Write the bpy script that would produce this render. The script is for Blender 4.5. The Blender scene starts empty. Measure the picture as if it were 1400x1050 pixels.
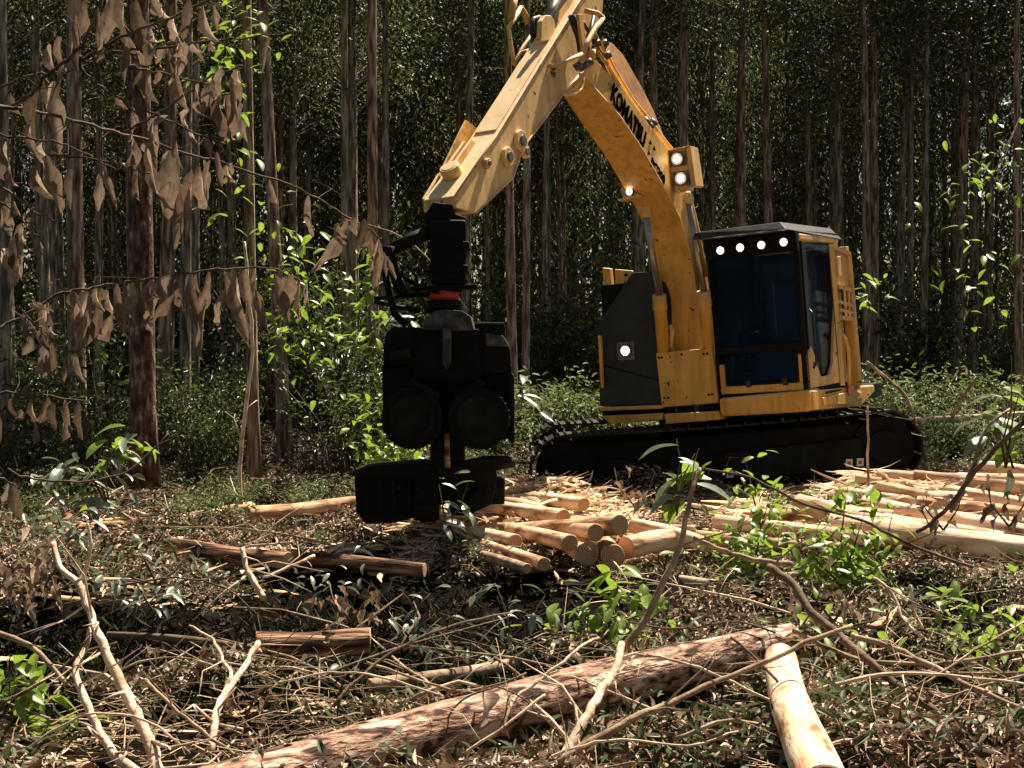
import bpy, math, random
import numpy as np
from mathutils import Vector, Matrix, noise
R = math.radians
random.seed(11)
rng = np.random.default_rng(11)
scene = bpy.context.scene
COL = scene.collection

# ------------------------------------------------------------------ camera, sky, sun, exposure
FPX = 2022.0
CAM_H = 1.6
PITCH = math.atan(55 / FPX)
cam_data = bpy.data.cameras.new("camera")
cam_data.sensor_width = 36
cam_data.lens = 36 * FPX / 1400
cam_data.clip_end = 2000
cam = bpy.data.objects.new("camera", cam_data)
cam.location = (0, 0, CAM_H)
cam.rotation_euler = (R(90) - PITCH, 0, 0)
COL.objects.link(cam)
scene.camera = cam

SUN = Vector((0.44, 0.70, 1.27)).normalized()          # direction towards the sun
world = bpy.data.worlds.new("World")
scene.world = world
world.use_nodes = True
nt = world.node_tree
sky = nt.nodes.new("ShaderNodeTexSky")
sky.sky_type = 'NISHITA'
sky.sun_disc = False
sky.sun_elevation = math.asin(SUN.z)
sky.sun_rotation = math.atan2(SUN.x, SUN.y)
wb = nt.nodes.new("ShaderNodeMix"); wb.data_type = 'RGBA'; wb.blend_type = 'MULTIPLY'; wb.inputs[0].default_value = 1
wb.inputs[7].default_value = (1.0, 0.86, 0.68, 1)          # the photograph's warm white balance
nt.links.new(sky.outputs[0], wb.inputs[6]); nt.links.new(wb.outputs[2], nt.nodes["Background"].inputs[0])
nt.nodes["Background"].inputs[1].default_value = 0.043
sl = bpy.data.lights.new("sun", 'SUN')
sl.energy = 5.0
sl.angle = R(0.5)
sl.color = (1.0, 0.9, 0.74)
so = bpy.data.objects.new("sun", sl)
so.rotation_euler = (-SUN).to_track_quat('-Z', 'Y').to_euler()
so.location = (0, 0, 40)
COL.objects.link(so)
scene.view_settings.view_transform = 'Standard'
scene.view_settings.look = 'None'
scene.view_settings.gamma = 1
scene.view_settings.use_curve_mapping = False
scene.view_settings.exposure = 1.35
scene.cycles.max_bounces = 5
scene.cycles.transparent_max_bounces = 6

# ------------------------------------------------------------------ helpers
def ray(px, py):
    u = (px - 700) / FPX; v = (525 - py) / FPX
    return np.array([u, v * math.sin(PITCH) + math.cos(PITCH), v * math.cos(PITCH) - math.sin(PITCH)])
CAM = np.array([0, 0, CAM_H])
def P(px, py, Y):
    r = ray(px, py); return CAM + r * (Y / r[1])
def G(px, py, z=0.0):
    r = ray(px, py); return CAM + r * ((z - CAM_H) / r[2])

SHADE_PITS = [(-1.35, 7.75, 1.0, .55, .26), (-2.3, 8.2, .9, .55, .24), (-.65, 9.3, 1.15, 1.2, .28), (-.3, 8.1, .8, .55, .2), (-2.3, 7.0, .7, .35, .2), (-.9, 6.9, .6, .35, .18), (2.2, 7.2, .5, .3, .16), (1.2, 7.3, .5, .3, .16), (2.6, 9.4, .6, .4, .14), (.7, 6.2, .4, .2, .12), (.1, 6.9, .5, .3, .12), (1.7, 8.4, .6, .35, .14), (-1.9, 6.2, .5, .3, .15)]  # hollows added where the ground has to read as deep shade
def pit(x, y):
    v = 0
    for a, b_, rx, ry, dp in SHADE_PITS: v = v + dp * np.exp(-(((x - a) / rx) ** 2 + ((y - b_) / ry) ** 2) ** 1.5)
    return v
def gh(x, y):
    return gh1(x, y) - float(pit(x, y))
def gh1(x, y):
    return gh0(x, y) + 0.055 * math.sin(5.1 * x + 1.7 * y) * math.sin(4.3 * y - 2.1 * x) + 0.04 * math.sin(2.7 * x - y * 1.1 + 2) * math.sin(2.9 * y + .8 * x)
def gh0(x, y):
    """height of the ground"""
    return 0.10 * math.sin(x * 0.55 + 1.3) * math.sin(y * 0.43 + 0.4) + 0.05 * math.sin(x * 1.7 + y * 0.9) * math.sin(y * 1.3 - x * 0.4)
def ghv(x, y):
    return -pit(x, y) + 0.055 * np.sin(5.1 * x + 1.7 * y) * np.sin(4.3 * y - 2.1 * x) + 0.04 * np.sin(2.7 * x - y * 1.1 + 2) * np.sin(2.9 * y + .8 * x) + 0.10 * np.sin(x * 0.55 + 1.3) * np.sin(y * 0.43 + 0.4) + 0.05 * np.sin(x * 1.7 + y * 0.9) * np.sin(y * 1.3 - x * 0.4)

def place_words(x, y):
    p_ = 700 + FPX * x / max(y, .1)
    side = ('at the far left') if p_ < 240 else 'left of the harvester head' if p_ < 520 else 'between the harvester head and the excavator' if p_ < 840 else 'behind the excavator boom and cab' if p_ < 1180 else 'right of the excavator cab'
    return side
def props(o, label=None, cat=None, group=None, kind=None):
    if label: o['label'] = label
    if cat: o['category'] = cat
    if group: o['group'] = group
    if kind: o['kind'] = kind
    return o
def empty(name, loc, label, cat, group=None):
    o = bpy.data.objects.new(name, None); COL.objects.link(o)
    o.location = loc; o.empty_display_size = 0.1
    return props(o, label, cat, group)
def wloc(o):
    v = Vector((0, 0, 0))
    while o is not None:
        v += o.location; o = o.parent
    return v
def link(name, me, mat, parent=None, loc=None):
    o = bpy.data.objects.new(name, me); COL.objects.link(o)
    if mat is not None and not me.materials: me.materials.append(mat)
    if parent is not None: o.parent = parent
    if loc is not None: o.location = loc
    return o
def np_mesh(name, V, F, smooth=False):
    """V (n,3); F (m,k) constant size faces"""
    me = bpy.data.meshes.new(name)
    V = np.asarray(V, dtype=np.float32); F = np.asarray(F, dtype=np.int32)
    m, k = F.shape
    me.vertices.add(len(V)); me.vertices.foreach_set("co", V.ravel())
    me.loops.add(m * k); me.loops.foreach_set("vertex_index", F.ravel())
    me.polygons.add(m)
    me.polygons.foreach_set("loop_start", np.arange(0, m * k, k, dtype=np.int32))
    if smooth: me.polygons.foreach_set("use_smooth", np.ones(m, dtype=bool))
    me.update(calc_edges=True)
    return me

class MB:
    def __init__(s): s.v = []; s.f = []; s.sm = []
    def add(s, vs, fs, smooth=False):
        b = len(s.v); s.v += [tuple(map(float, q)) for q in vs]
        s.f += [tuple(b + i for i in f) for f in fs]; s.sm += [smooth] * len(fs)
    def hexa(s, c):   # 8 corners: bottom 4 ccw, top 4
        s.add(c, [(3, 2, 1, 0), (4, 5, 6, 7), (0, 1, 5, 4), (1, 2, 6, 5), (2, 3, 7, 6), (3, 0, 4, 7)])
    def prism(s, a, b):  # polygon rings a, b
        n = len(a)
        s.add(list(a) + list(b), [tuple(range(n))[::-1], tuple(range(n, 2 * n))] + [(i, (i + 1) % n, n + (i + 1) % n, n + i) for i in range(n)])
    def strip(s, A, B, A2, B2):  # curved box: four rails
        n = len(A); vs = []
        for i in range(n): vs += [A[i], B[i], B2[i], A2[i]]
        fs = [(3, 2, 1, 0), (4 * n - 4, 4 * n - 3, 4 * n - 2, 4 * n - 1)]
        for i in range(n - 1):
            for k in range(4):
                fs.append((4 * i + k, 4 * i + (k + 1) % 4, 4 * i + 4 + (k + 1) % 4, 4 * i + 4 + k))
        s.add(vs, fs)
    def tube(s, pts, rad, n=8, caps=True, smooth=True):
        pts = [Vector(map(float, p)) for p in pts]
        if not hasattr(rad, '__len__'): rad = [rad] * len(pts)
        vs = []; up = None
        for i, p in enumerate(pts):
            t = (pts[min(i + 1, len(pts) - 1)] - pts[max(i - 1, 0)]).normalized()
            if up is None:
                up = t.orthogonal().normalized()
            up = (up - t * up.dot(t)).normalized(); w = t.cross(up)
            for k in range(n):
                a = 2 * math.pi * k / n
                vs.append(p + (up * math.cos(a) + w * math.sin(a)) * rad[i])
        fs = []
        for i in range(len(pts) - 1):
            for k in range(n):
                fs.append((i * n + k, i * n + (k + 1) % n, (i + 1) * n + (k + 1) % n, (i + 1) * n + k))
        s.add(vs, fs, smooth)
        if caps:
            b = len(s.v) - len(vs)
            s.f.append(tuple(b + k for k in range(n))[::-1]); s.sm.append(False)
            s.f.append(tuple(b + (len(pts) - 1) * n + k for k in range(n))); s.sm.append(False)
        return s
    def build(s, name, mat, parent=None, bevel=0.0, seg=2, origin=None):
        o0 = wloc(parent) if parent is not None else Vector(origin if origin is not None else (0, 0, 0))
        org = Vector(origin) if origin is not None else o0
        me = bpy.data.meshes.new(name)
        me.from_pydata([(x - org.x, y - org.y, z - org.z) for x, y, z in s.v], [], s.f)
        me.polygons.foreach_set("use_smooth", s.sm)
        me.update()
        o = link(name, me, mat, parent)
        o.location = org - (o0 if parent is not None else Vector((0, 0, 0)))
        if bevel:
            m = o.modifiers.new("bevel", 'BEVEL'); m.width = bevel; m.segments = seg
            m.limit_method = 'ANGLE'; m.angle_limit = R(35)
        return o

# ------------------------------------------------------------------ materials
def new_mat(name):
    m = bpy.data.materials.new(name); m.use_nodes = True
    return m, m.node_tree.nodes, m.node_tree.links, m.node_tree.nodes["Principled BSDF"]
def ramp(n, pts):
    r = n.new("ShaderNodeValToRGB"); e = r.color_ramp.elements
    e[0].position = pts[0][0]; e[0].color = (*pts[0][1], 1)
    e[1].position = pts[-1][0]; e[1].color = (*pts[-1][1], 1)
    for p, c in pts[1:-1]:
        q = e.new(p); q.color = (*c, 1)
    return r
def noise_mat(name, pts, scale=5, stretch=(1, 1, 1), rough=0.8, bump=0.3, detail=8, coord='Object', spec=0.3, metal=0.0, dist=0.0, bscale=None):
    m, n, l, b = new_mat(name)
    tc = n.new("ShaderNodeTexCoord"); mp = n.new("ShaderNodeMapping"); mp.inputs['Scale'].default_value = stretch
    l.new(tc.outputs[coord], mp.inputs[0])
    oi = n.new("ShaderNodeObjectInfo"); l.new(oi.outputs['Random'], mp.inputs['Location'])
    t = n.new("ShaderNodeTexNoise"); t.inputs['Scale'].default_value = scale; t.inputs['Detail'].default_value = detail
    t.inputs['Distortion'].default_value = dist
    l.new(mp.outputs[0], t.inputs[0])
    r = ramp(n, pts); l.new(t.outputs[0], r.inputs[0]); l.new(r.outputs[0], b.inputs['Base Color'])
    b.inputs['Roughness'].default_value = rough; b.inputs['Specular IOR Level'].default_value = spec; b.inputs['Metallic'].default_value = metal
    if bump:
        t2 = n.new("ShaderNodeTexNoise"); t2.inputs['Scale'].default_value = bscale or scale * 2.5; t2.inputs['Detail'].default_value = detail
        l.new(mp.outputs[0], t2.inputs[0])
        bp = n.new("ShaderNodeBump"); bp.inputs['Strength'].default_value = bump; bp.inputs['Distance'].default_value = 0.02
        l.new(t2.outputs[0], bp.inputs['Height']); l.new(bp.outputs[0], b.inputs['Normal'])
    return m
def leaf_mat(name, cols, trans=0.35, rough=0.55, island=True, spec=0.3):
    """leaf: colour varies leaf by leaf, some light comes through"""
    m, n, l, b = new_mat(name)
    if island:
        g = n.new("ShaderNodeNewGeometry"); src = g.outputs['Random Per Island']
    else:
        g = n.new("ShaderNodeObjectInfo"); src = g.outputs['Random']
    k = len(cols)
    r = ramp(n, [(i / (k - 1), c) for i, c in enumerate(cols)]); l.new(src, r.inputs[0])
    tc = n.new("ShaderNodeTexCoord"); t = n.new("ShaderNodeTexNoise"); t.inputs['Scale'].default_value = 9; t.inputs['Detail'].default_value = 6
    l.new(tc.outputs['Object'], t.inputs[0])
    mr = n.new("ShaderNodeMapRange"); mr.inputs[1].default_value = 0.3; mr.inputs[2].default_value = 0.7
    mr.inputs[3].default_value = 0.65; mr.inputs[4].default_value = 1.25
    l.new(t.outputs[0], mr.inputs[0])
    mx = n.new("ShaderNodeMix"); mx.data_type = 'RGBA'; mx.blend_type = 'MULTIPLY'; mx.inputs[0].default_value = 1
    l.new(r.outputs[0], mx.inputs[6]); l.new(mr.outputs[0], mx.inputs[7])
    l.new(mx.outputs[2], b.inputs['Base Color'])
    b.inputs['Roughness'].default_value = rough; b.inputs['Specular IOR Level'].default_value = spec
    if trans:
        tr = n.new("ShaderNodeBsdfTranslucent"); l.new(mx.outputs[2], tr.inputs[0])
        ms = n.new("ShaderNodeMixShader"); ms.inputs[0].default_value = trans
        l.new(b.outputs[0], ms.inputs[1]); l.new(tr.outputs[0], ms.inputs[2])
        l.new(ms.outputs[0], n["Material Output"].inputs[0])
    return m
def plain(name, col, rough=0.5, metal=0.0, spec=0.5):
    m, n, l, b = new_mat(name)
    b.inputs['Base Color'].default_value = (*col, 1); b.inputs['Roughness'].default_value = rough
    b.inputs['Metallic'].default_value = metal; b.inputs['Specular IOR Level'].default_value = spec
    return m
def emit(name, col, s):
    m, n, l, b = new_mat(name)
    b.inputs['Emission Color'].default_value = (*col, 1); b.inputs['Emission Strength'].default_value = s
    b.inputs['Base Color'].default_value = (0.8, 0.8, 0.8, 1)
    return m

def paint_mat(name, base, dark, dust):
    """machine paint: sun-bleached, dusty on top faces, chipped and rust streaked"""
    m, n, l, b = new_mat(name)
    tc = n.new("ShaderNodeTexCoord")
    t = n.new("ShaderNodeTexNoise"); t.inputs['Scale'].default_value = 2.2; t.inputs['Detail'].default_value = 9; t.inputs['Roughness'].default_value = 0.65
    l.new(tc.outputs['Object'], t.inputs[0])
    r = ramp(n, [(0.3, dark), (0.55, base), (0.8, base)]); l.new(t.outputs[0], r.inputs[0])
    # grime streaks running down
    mp = n.new("ShaderNodeMapping"); mp.inputs['Scale'].default_value = (14, 14, 1.2); l.new(tc.outputs['Object'], mp.inputs[0])
    t3 = n.new("ShaderNodeTexNoise"); t3.inputs['Scale'].default_value = 1.0; t3.inputs['Detail'].default_value = 6; l.new(mp.outputs[0], t3.inputs[0])
    r3 = ramp(n, [(0.46, (0, 0, 0)), (0.68, (0.7, 0.7, 0.7))]); l.new(t3.outputs[0], r3.inputs[0])
    mx1 = n.new("ShaderNodeMix"); mx1.data_type = 'RGBA'
    l.new(r3.outputs[0], mx1.inputs[0]); l.new(r.outputs[0], mx1.inputs[6]); mx1.inputs[7].default_value = (*[c * 0.55 for c in base], 1)
    # chips
    t2 = n.new("ShaderNodeTexNoise"); t2.inputs['Scale'].default_value = 13; t2.inputs['Detail'].default_value = 5; l.new(tc.outputs['Object'], t2.inputs[0])
    r2 = ramp(n, [(0.67, (0, 0, 0)), (0.70, (1, 1, 1))]); l.new(t2.outputs[0], r2.inputs[0])
    mx2 = n.new("ShaderNodeMix"); mx2.data_type = 'RGBA'
    l.new(r2.outputs[0], mx2.inputs[0]); l.new(mx1.outputs[2], mx2.inputs[6]); mx2.inputs[7].default_value = (0.09, 0.035, 0.015, 1)
    # dust lies on what faces up
    g = n.new("ShaderNodeNewGeometry"); sx = n.new("ShaderNodeSeparateXYZ"); l.new(g.outputs['Normal'], sx.inputs[0])
    mr = n.new("ShaderNodeMapRange"); mr.inputs[1].default_value = 0.15; mr.inputs[2].default_value = 0.9; mr.inputs[4].default_value = 0.75
    l.new(sx.outputs[2], mr.inputs[0])
    mu = n.new("ShaderNodeMath"); mu.operation = 'MULTIPLY'; l.new(mr.outputs[0], mu.inputs[0])
    mr2 = n.new("ShaderNodeMapRange"); mr2.inputs[1].default_value = 0.3; mr2.inputs[2].default_value = 0.6; mr2.inputs[3].default_value = 0.5
    l.new(t.outputs[0], mr2.inputs[0]); l.new(mr2.outputs[0], mu.inputs[1])
    mx3 = n.new("ShaderNodeMix"); mx3.data_type = 'RGBA'
    l.new(mu.outputs[0], mx3.inputs[0]); l.new(mx2.outputs[2], mx3.inputs[6]); mx3.inputs[7].default_value = (*dust, 1)
    l.new(mx3.outputs[2], b.inputs['Base Color'])
    b.inputs['Roughness'].default_value = 0.55; b.inputs['Specular IOR Level'].default_value = 0.3
    bp = n.new("ShaderNodeBump"); bp.inputs['Strength'].default_value = 0.12; bp.inputs['Distance'].default_value = 0.01
    l.new(t2.outputs[0], bp.inputs['Height']); l.new(bp.outputs[0], b.inputs['Normal'])
    return m

M = {}
M['yellow'] = paint_mat('weathered_yellow_paint', (0.72, 0.385, 0.085), (0.58, 0.28, 0.05), (0.74, 0.58, 0.38))
M['pale_yellow'] = paint_mat('bleached_yellow_paint', (0.76, 0.48, 0.19), (0.64, 0.37, 0.12), (0.78, 0.63, 0.44))
M['black'] = noise_mat('black_machine_paint', [(0.3, (0.003, 0.003, 0.003)), (0.7, (0.008, 0.0075, 0.0065))], 6, rough=0.65, bump=0.15, spec=0.12)
M['guard'] = noise_mat('dark_grey_guard_plate', [(0.3, (0.010, 0.013, 0.013)), (0.7, (0.024, 0.028, 0.026))], 5, rough=0.55, bump=0.15, spec=0.3)
M['roof'] = noise_mat('dusty_grey_roof', [(0.3, (0.018, 0.018, 0.02)), (0.7, (0.045, 0.044, 0.045))], 5, rough=0.6, bump=0.1)
M['steel'] = noise_mat('worn_steel', [(0.3, (0.06, 0.05, 0.045)), (0.7, (0.22, 0.19, 0.17))], 14, rough=0.45, bump=0.2, metal=0.4)
M['steelblack'] = noise_mat('dusty_black_steel', [(0.35, (0.006, 0.006, 0.005)), (0.6, (0.016, 0.016, 0.011)), (0.8, (0.035, 0.033, 0.022))], 5, rough=0.75, bump=0.2, spec=0.12)
M['shoe'] = noise_mat('worn_track_steel', [(0.35, (0.006, 0.006, 0.005)), (0.6, (0.02, 0.018, 0.015)), (0.8, (0.09, 0.075, 0.06))], 9, rough=0.6, bump=0.25, metal=0.2)
M['greydust'] = noise_mat('grey_dusty_steel', [(0.35, (0.02, 0.018, 0.016)), (0.55, (0.06, 0.055, 0.05)), (0.75, (0.13, 0.12, 0.11))], 9, rough=0.8, bump=0.3, spec=0.2)
M['rust'] = noise_mat('rusty_orange_plate', [(0.3, (0.16, 0.06, 0.02)), (0.6, (0.36, 0.15, 0.035)), (0.8, (0.45, 0.2, 0.05))], 4, rough=0.8, bump=0.2)
M['chrome'] = plain('cylinder_rod', (0.30, 0.26, 0.23), 0.35, 0.8)
M['hose'] = plain('black_rubber', (0.012, 0.012, 0.012), 0.4)
M['red'] = plain('red_rotator_band', (0.5, 0.035, 0.012), 0.5)
M['redlens'] = plain('red_reflector', (0.45, 0.02, 0.015), 0.25)
M['white'] = plain('white_sticker', (0.7, 0.68, 0.62), 0.5)
M['seat'] = plain('blue_seat_fabric', (0.09, 0.115, 0.14), 0.8)
M['lamp'] = emit('lit_lamp', (1.0, 0.95, 0.8), 9)
M['lampdim'] = emit('lit_lamp_lens', (1.0, 0.9, 0.7), 0.12)
M['ink'] = plain('black_lettering', (0.004, 0.004, 0.004), 0.9, spec=0.0)
m, n, l, b = new_mat('dark_cab_glass')
b.inputs['Base Color'].default_value = (0.015, 0.035, 0.06, 1); b.inputs['Roughness'].default_value = 0.08; b.inputs['Specular IOR Level'].default_value = 0.12
tp = n.new("ShaderNodeBsdfTransparent"); tp.inputs[0].default_value = (0.72, 0.84, 0.97, 1)
ms = n.new("ShaderNodeMixShader"); ms.inputs[0].default_value = 0.72
l.new(b.outputs[0], ms.inputs[1]); l.new(tp.outputs[0], ms.inputs[2]); l.new(ms.outputs[0], n["Material Output"].inputs[0])
M['glass'] = m

M['soil'] = noise_mat('forest_soil', [(0.35, (0.002, 0.0014, 0.0008)), (0.55, (0.006, 0.004, 0.002)), (0.78, (0.018, 0.011, 0.006))], 4, rough=1.0, bump=1.0, detail=12, bscale=9, spec=0.03)  # near-black, so bare ground in the added hollows reads as shade
M['peeled'] = noise_mat('peeled_log', [(0.34, (0.16, 0.065, 0.03)), (0.44, (0.42, 0.22, 0.11)), (0.54, (0.64, 0.40, 0.23)), (0.72, (0.75, 0.54, 0.36))], 4.5, (0.8, 3, 3), rough=0.75, bump=0.35)
M['peeled_pale'] = noise_mat('pale_peeled_log', [(0.33, (0.22, 0.09, 0.04)), (0.41, (0.60, 0.36, 0.2)), (0.52, (0.74, 0.52, 0.34)), (0.72, (0.80, 0.64, 0.48))], 4.5, (0.8, 3, 3), rough=0.75, bump=0.35)
M['bark'] = noise_mat('flaky_log_bark', [(0.40, (0.035, 0.016, 0.010)), (0.455, (0.20, 0.095, 0.055)), (0.50, (0.38, 0.235, 0.155)), (0.53, (0.24, 0.13, 0.085)), (0.60, (0.56, 0.41, 0.31)), (0.72, (0.72, 0.58, 0.47))], 13, (.6, 1.9, 1.9), rough=0.9, bump=1.0, detail=12, dist=0.8)
M['bark_brown'] = noise_mat('brown_log_bark', [(0.38, (0.03, 0.012, 0.006)), (0.47, (0.17, 0.075, 0.04)), (0.55, (0.34, 0.18, 0.10)), (0.66, (0.55, 0.36, 0.23))], 5, (0.5, 4, 4), rough=0.9, bump=0.9, detail=10)
M['branch'] = noise_mat('grey_tan_branch', [(0.32, (0.14, 0.08, 0.045)), (0.55, (0.36, 0.25, 0.16)), (0.75, (0.6, 0.46, 0.33))], 9, (1, 1, 1), rough=0.85, bump=0.5)
M['branch_pale'] = noise_mat('pale_dead_branch', [(0.3, (0.3, 0.18, 0.1)), (0.5, (0.62, 0.46, 0.32)), (0.75, (0.78, 0.64, 0.48))], 10, (1, 1, 1), rough=0.85, bump=0.5)
M['branch_dark'] = noise_mat('dark_dead_branch', [(0.3, (0.05, 0.028, 0.018)), (0.7, (0.2, 0.13, 0.085))], 10, (1, 1, 1), rough=0.9, bump=0.5)
M['twig'] = leaf_mat('dry_twigs', [(0.05, 0.028, 0.016), (0.22, 0.14, 0.08), (0.45, 0.32, 0.2), (0.12, 0.07, 0.04)], 0, 0.85)
M['strip'] = leaf_mat('bark_strip', [(0.5, 0.30, 0.15), (0.74, 0.53, 0.33), (0.34, 0.18, 0.09), (0.82, 0.66, 0.46), (0.62, 0.42, 0.24), (0.2, 0.10, 0.055)], 0.15, 0.75)
M['trunk'] = noise_mat('eucalyptus_trunk_bark', [(0.36, (0.07, 0.04, 0.024)), (0.5, (0.24, 0.155, 0.10)), (0.62, (0.46, 0.33, 0.22))], 5, (4, 4, 0.6), rough=0.9, bump=0.7)
M['trunk_grey'] = noise_mat('grey_trunk_bark', [(0.36, (0.06, 0.045, 0.03)), (0.5, (0.20, 0.16, 0.105)), (0.62, (0.40, 0.33, 0.23))], 5, (4, 4, 0.6), rough=0.9, bump=0.7)
M['trunk_red'] = noise_mat('reddish_flaking_bark', [(0.36, (0.025, 0.011, 0.006)), (0.47, (0.09, 0.038, 0.022)), (0.57, (0.15, 0.078, 0.048)), (0.66, (0.32, 0.24, 0.18))], 9, (2, 2, .8), rough=0.9, bump=0.9, detail=12)
M['leaf_forest'] = leaf_mat('forest_leaves', [(0.022, 0.032, 0.008), (0.055, 0.075, 0.018), (0.11, 0.13, 0.035), (0.035, 0.048, 0.012), (0.2, 0.21, 0.09)], 0.42, 0.5)
M['leaf_shrub'] = leaf_mat('undergrowth_leaves', [(0.018, 0.03, 0.008), (0.045, 0.07, 0.015), (0.03, 0.05, 0.012), (0.10, 0.14, 0.025), (0.09, 0.10, 0.055)], 0.4, 0.4, spec=0.5)
M['litter_shade'] = leaf_mat('shade_dark_leaves', [(0.012, 0.007, 0.004), (0.035, 0.02, 0.011), (0.02, 0.012, 0.007), (0.09, 0.055, 0.032), (0.015, 0.01, 0.006)], 0.0, 0.8, spec=0.1)  # browns kept very dark to paint shade into the hollows
M['chips'] = leaf_mat('pale_chips', [(0.22, 0.14, 0.085), (0.6, 0.47, 0.34), (0.34, 0.23, 0.15), (0.74, 0.64, 0.5), (0.12, 0.075, 0.045), (0.42, 0.36, 0.28)], 0.08, 0.75)
M['grass_dark'] = leaf_mat('shade_dark_grass', [(0.008, 0.014, 0.004), (0.018, 0.028, 0.008), (0.03, 0.045, 0.014), (0.012, 0.016, 0.006)], 0.2, 0.6, spec=0.1)  # real grass, with the missing shade put into its colour
M['leaf_weed'] = leaf_mat('sunlit_weeds', [(0.05, 0.08, 0.015), (0.11, 0.16, 0.035), (0.2, 0.24, 0.09), (0.07, 0.1, 0.02), (0.28, 0.29, 0.17)], 0.4, 0.5, spec=0.3)
M['leaf_green'] = leaf_mat('bright_green_leaves', [(0.07, 0.15, 0.015), (0.15, 0.25, 0.025), (0.24, 0.34, 0.045), (0.08, 0.14, 0.02)], 0.5, 0.4, spec=0.5)
M['leaf_silver'] = leaf_mat('pale_glossy_leaf', [(0.10, 0.14, 0.08), (0.2, 0.24, 0.16), (0.14, 0.18, 0.08)], 0.2, 0.3, spec=0.8)
M['litter'] = leaf_mat('fallen_leaves', [(0.05, 0.022, 0.01), (0.22, 0.11, 0.055), (0.12, 0.06, 0.03), (0.62, 0.44, 0.29), (0.04, 0.02, 0.011), (0.3, 0.19, 0.11), (0.75, 0.62, 0.47), (0.02, 0.012, 0.007)], 0.05, 0.6)
M['cover'] = leaf_mat('ground_cover', [(0.03, 0.05, 0.012), (0.07, 0.1, 0.03), (0.05, 0.075, 0.03), (0.13, 0.15, 0.08), (0.20, 0.21, 0.14)], 0.3, 0.5, spec=0.15)
M['dead_leaf'] = leaf_mat('hanging_dead_leaf', [(0.16, 0.105, 0.065), (0.34, 0.235, 0.16), (0.25, 0.165, 0.105), (0.44, 0.32, 0.23), (0.19, 0.125, 0.08)], 0.2, 0.8, island=False)
# end grain with rings
m, n, l, b = new_mat('cut_end_grain')
tc = n.new("ShaderNodeTexCoord"); ln = n.new("ShaderNodeVectorMath"); ln.operation = 'LENGTH'
nz = n.new("ShaderNodeTexNoise"); nz.inputs['Scale'].default_value = 12
l.new(tc.outputs['Object'], ln.inputs[0]); l.new(tc.outputs['Object'], nz.inputs[0])
ma = n.new("ShaderNodeMath"); ma.operation = 'MULTIPLY_ADD'; ma.inputs[1].default_value = 0.02; l.new(nz.outputs[0], ma.inputs[0]); l.new(ln.outputs['Value'], ma.inputs[2])
mm = n.new("ShaderNodeMath"); mm.operation = 'MULTIPLY'; mm.inputs[1].default_value = 420; l.new(ma.outputs[0], mm.inputs[0])
sn = n.new("ShaderNodeMath"); sn.operation = 'SINE'; l.new(mm.outputs[0], sn.inputs[0])
r = ramp(n, [(0.0, (0.3, 0.15, 0.075)), (0.6, (0.56, 0.33, 0.18))])
mr = n.new("ShaderNodeMapRange"); mr.inputs[1].default_value = -1; l.new(sn.outputs[0], mr.inputs[0]); l.new(mr.outputs[0], r.inputs[0])
l.new(r.outputs[0], b.inputs['Base Color']); b.inputs['Roughness'].default_value = 0.85
M['endgrain'] = m

# ------------------------------------------------------------------ the ground
def spaced(a, b, dense0, dense1, step, far):
    v = list(np.arange(dense0, dense1, step)); s = step
    x = dense1
    while x < b: v.append(x); s *= 1.35; x += s
    v.append(b); x = dense0; s = step
    while x > a: s *= 1.35; x -= s; v.append(max(x, a))
    return np.array(sorted(set(v)))
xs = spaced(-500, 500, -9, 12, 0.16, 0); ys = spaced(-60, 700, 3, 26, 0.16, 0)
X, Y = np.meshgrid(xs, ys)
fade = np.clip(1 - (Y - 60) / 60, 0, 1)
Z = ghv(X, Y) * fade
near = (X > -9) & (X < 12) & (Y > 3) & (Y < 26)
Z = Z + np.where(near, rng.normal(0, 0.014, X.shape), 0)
V = np.stack([X.ravel(), Y.ravel(), Z.ravel()], 1)
nx, ny = len(xs), len(ys)
ii = (np.arange(ny - 1)[:, None] * nx + np.arange(nx - 1)[None]).ravel()
Fq = np.stack([ii, ii + 1, ii + nx + 1, ii + nx], 1)
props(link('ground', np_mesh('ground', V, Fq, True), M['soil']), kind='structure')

# ------------------------------------------------------------------ vectorised foliage
def unit(v): return v / np.maximum(np.linalg.norm(v, axis=-1, keepdims=True), 1e-9)
def leaves(cen, axis, nrm, L, W, fold=0.25):
    """six-point lanceolate leaves, folded along the midrib: two quads each"""
    n = len(cen); axis = unit(axis); side = unit(np.cross(nrm, axis)); up = np.cross(axis, side)
    L = np.broadcast_to(L, n)[:, None]; W = np.broadcast_to(W, n)[:, None]
    a = cen; t = cen + axis * L - up * L * 0.12
    m1 = cen + axis * L * 0.33; m2 = cen + axis * L * 0.7
    V = np.stack([a, m1 + side * W * .5 + up * W * fold, m2 + side * W * .36 + up * W * fold, t, m2 - side * W * .36 + up * W * fold, m1 - side * W * .5 + up * W * fold], 1).reshape(-1, 3)
    b = np.arange(n)[:, None] * 6
    F = np.concatenate([b + np.array([[0, 1, 2, 3]]), b + np.array([[0, 3, 4, 5]])], 0)
    return V, F
def rand_dir(n): return unit(rng.normal(size=(n, 3)))
def join(lst):
    Vs, Fs, o = [], [], 0
    for V, F in lst: Vs.append(V); Fs.append(F + o); o += len(V)
    return np.concatenate(Vs), np.concatenate(Fs)
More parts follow.
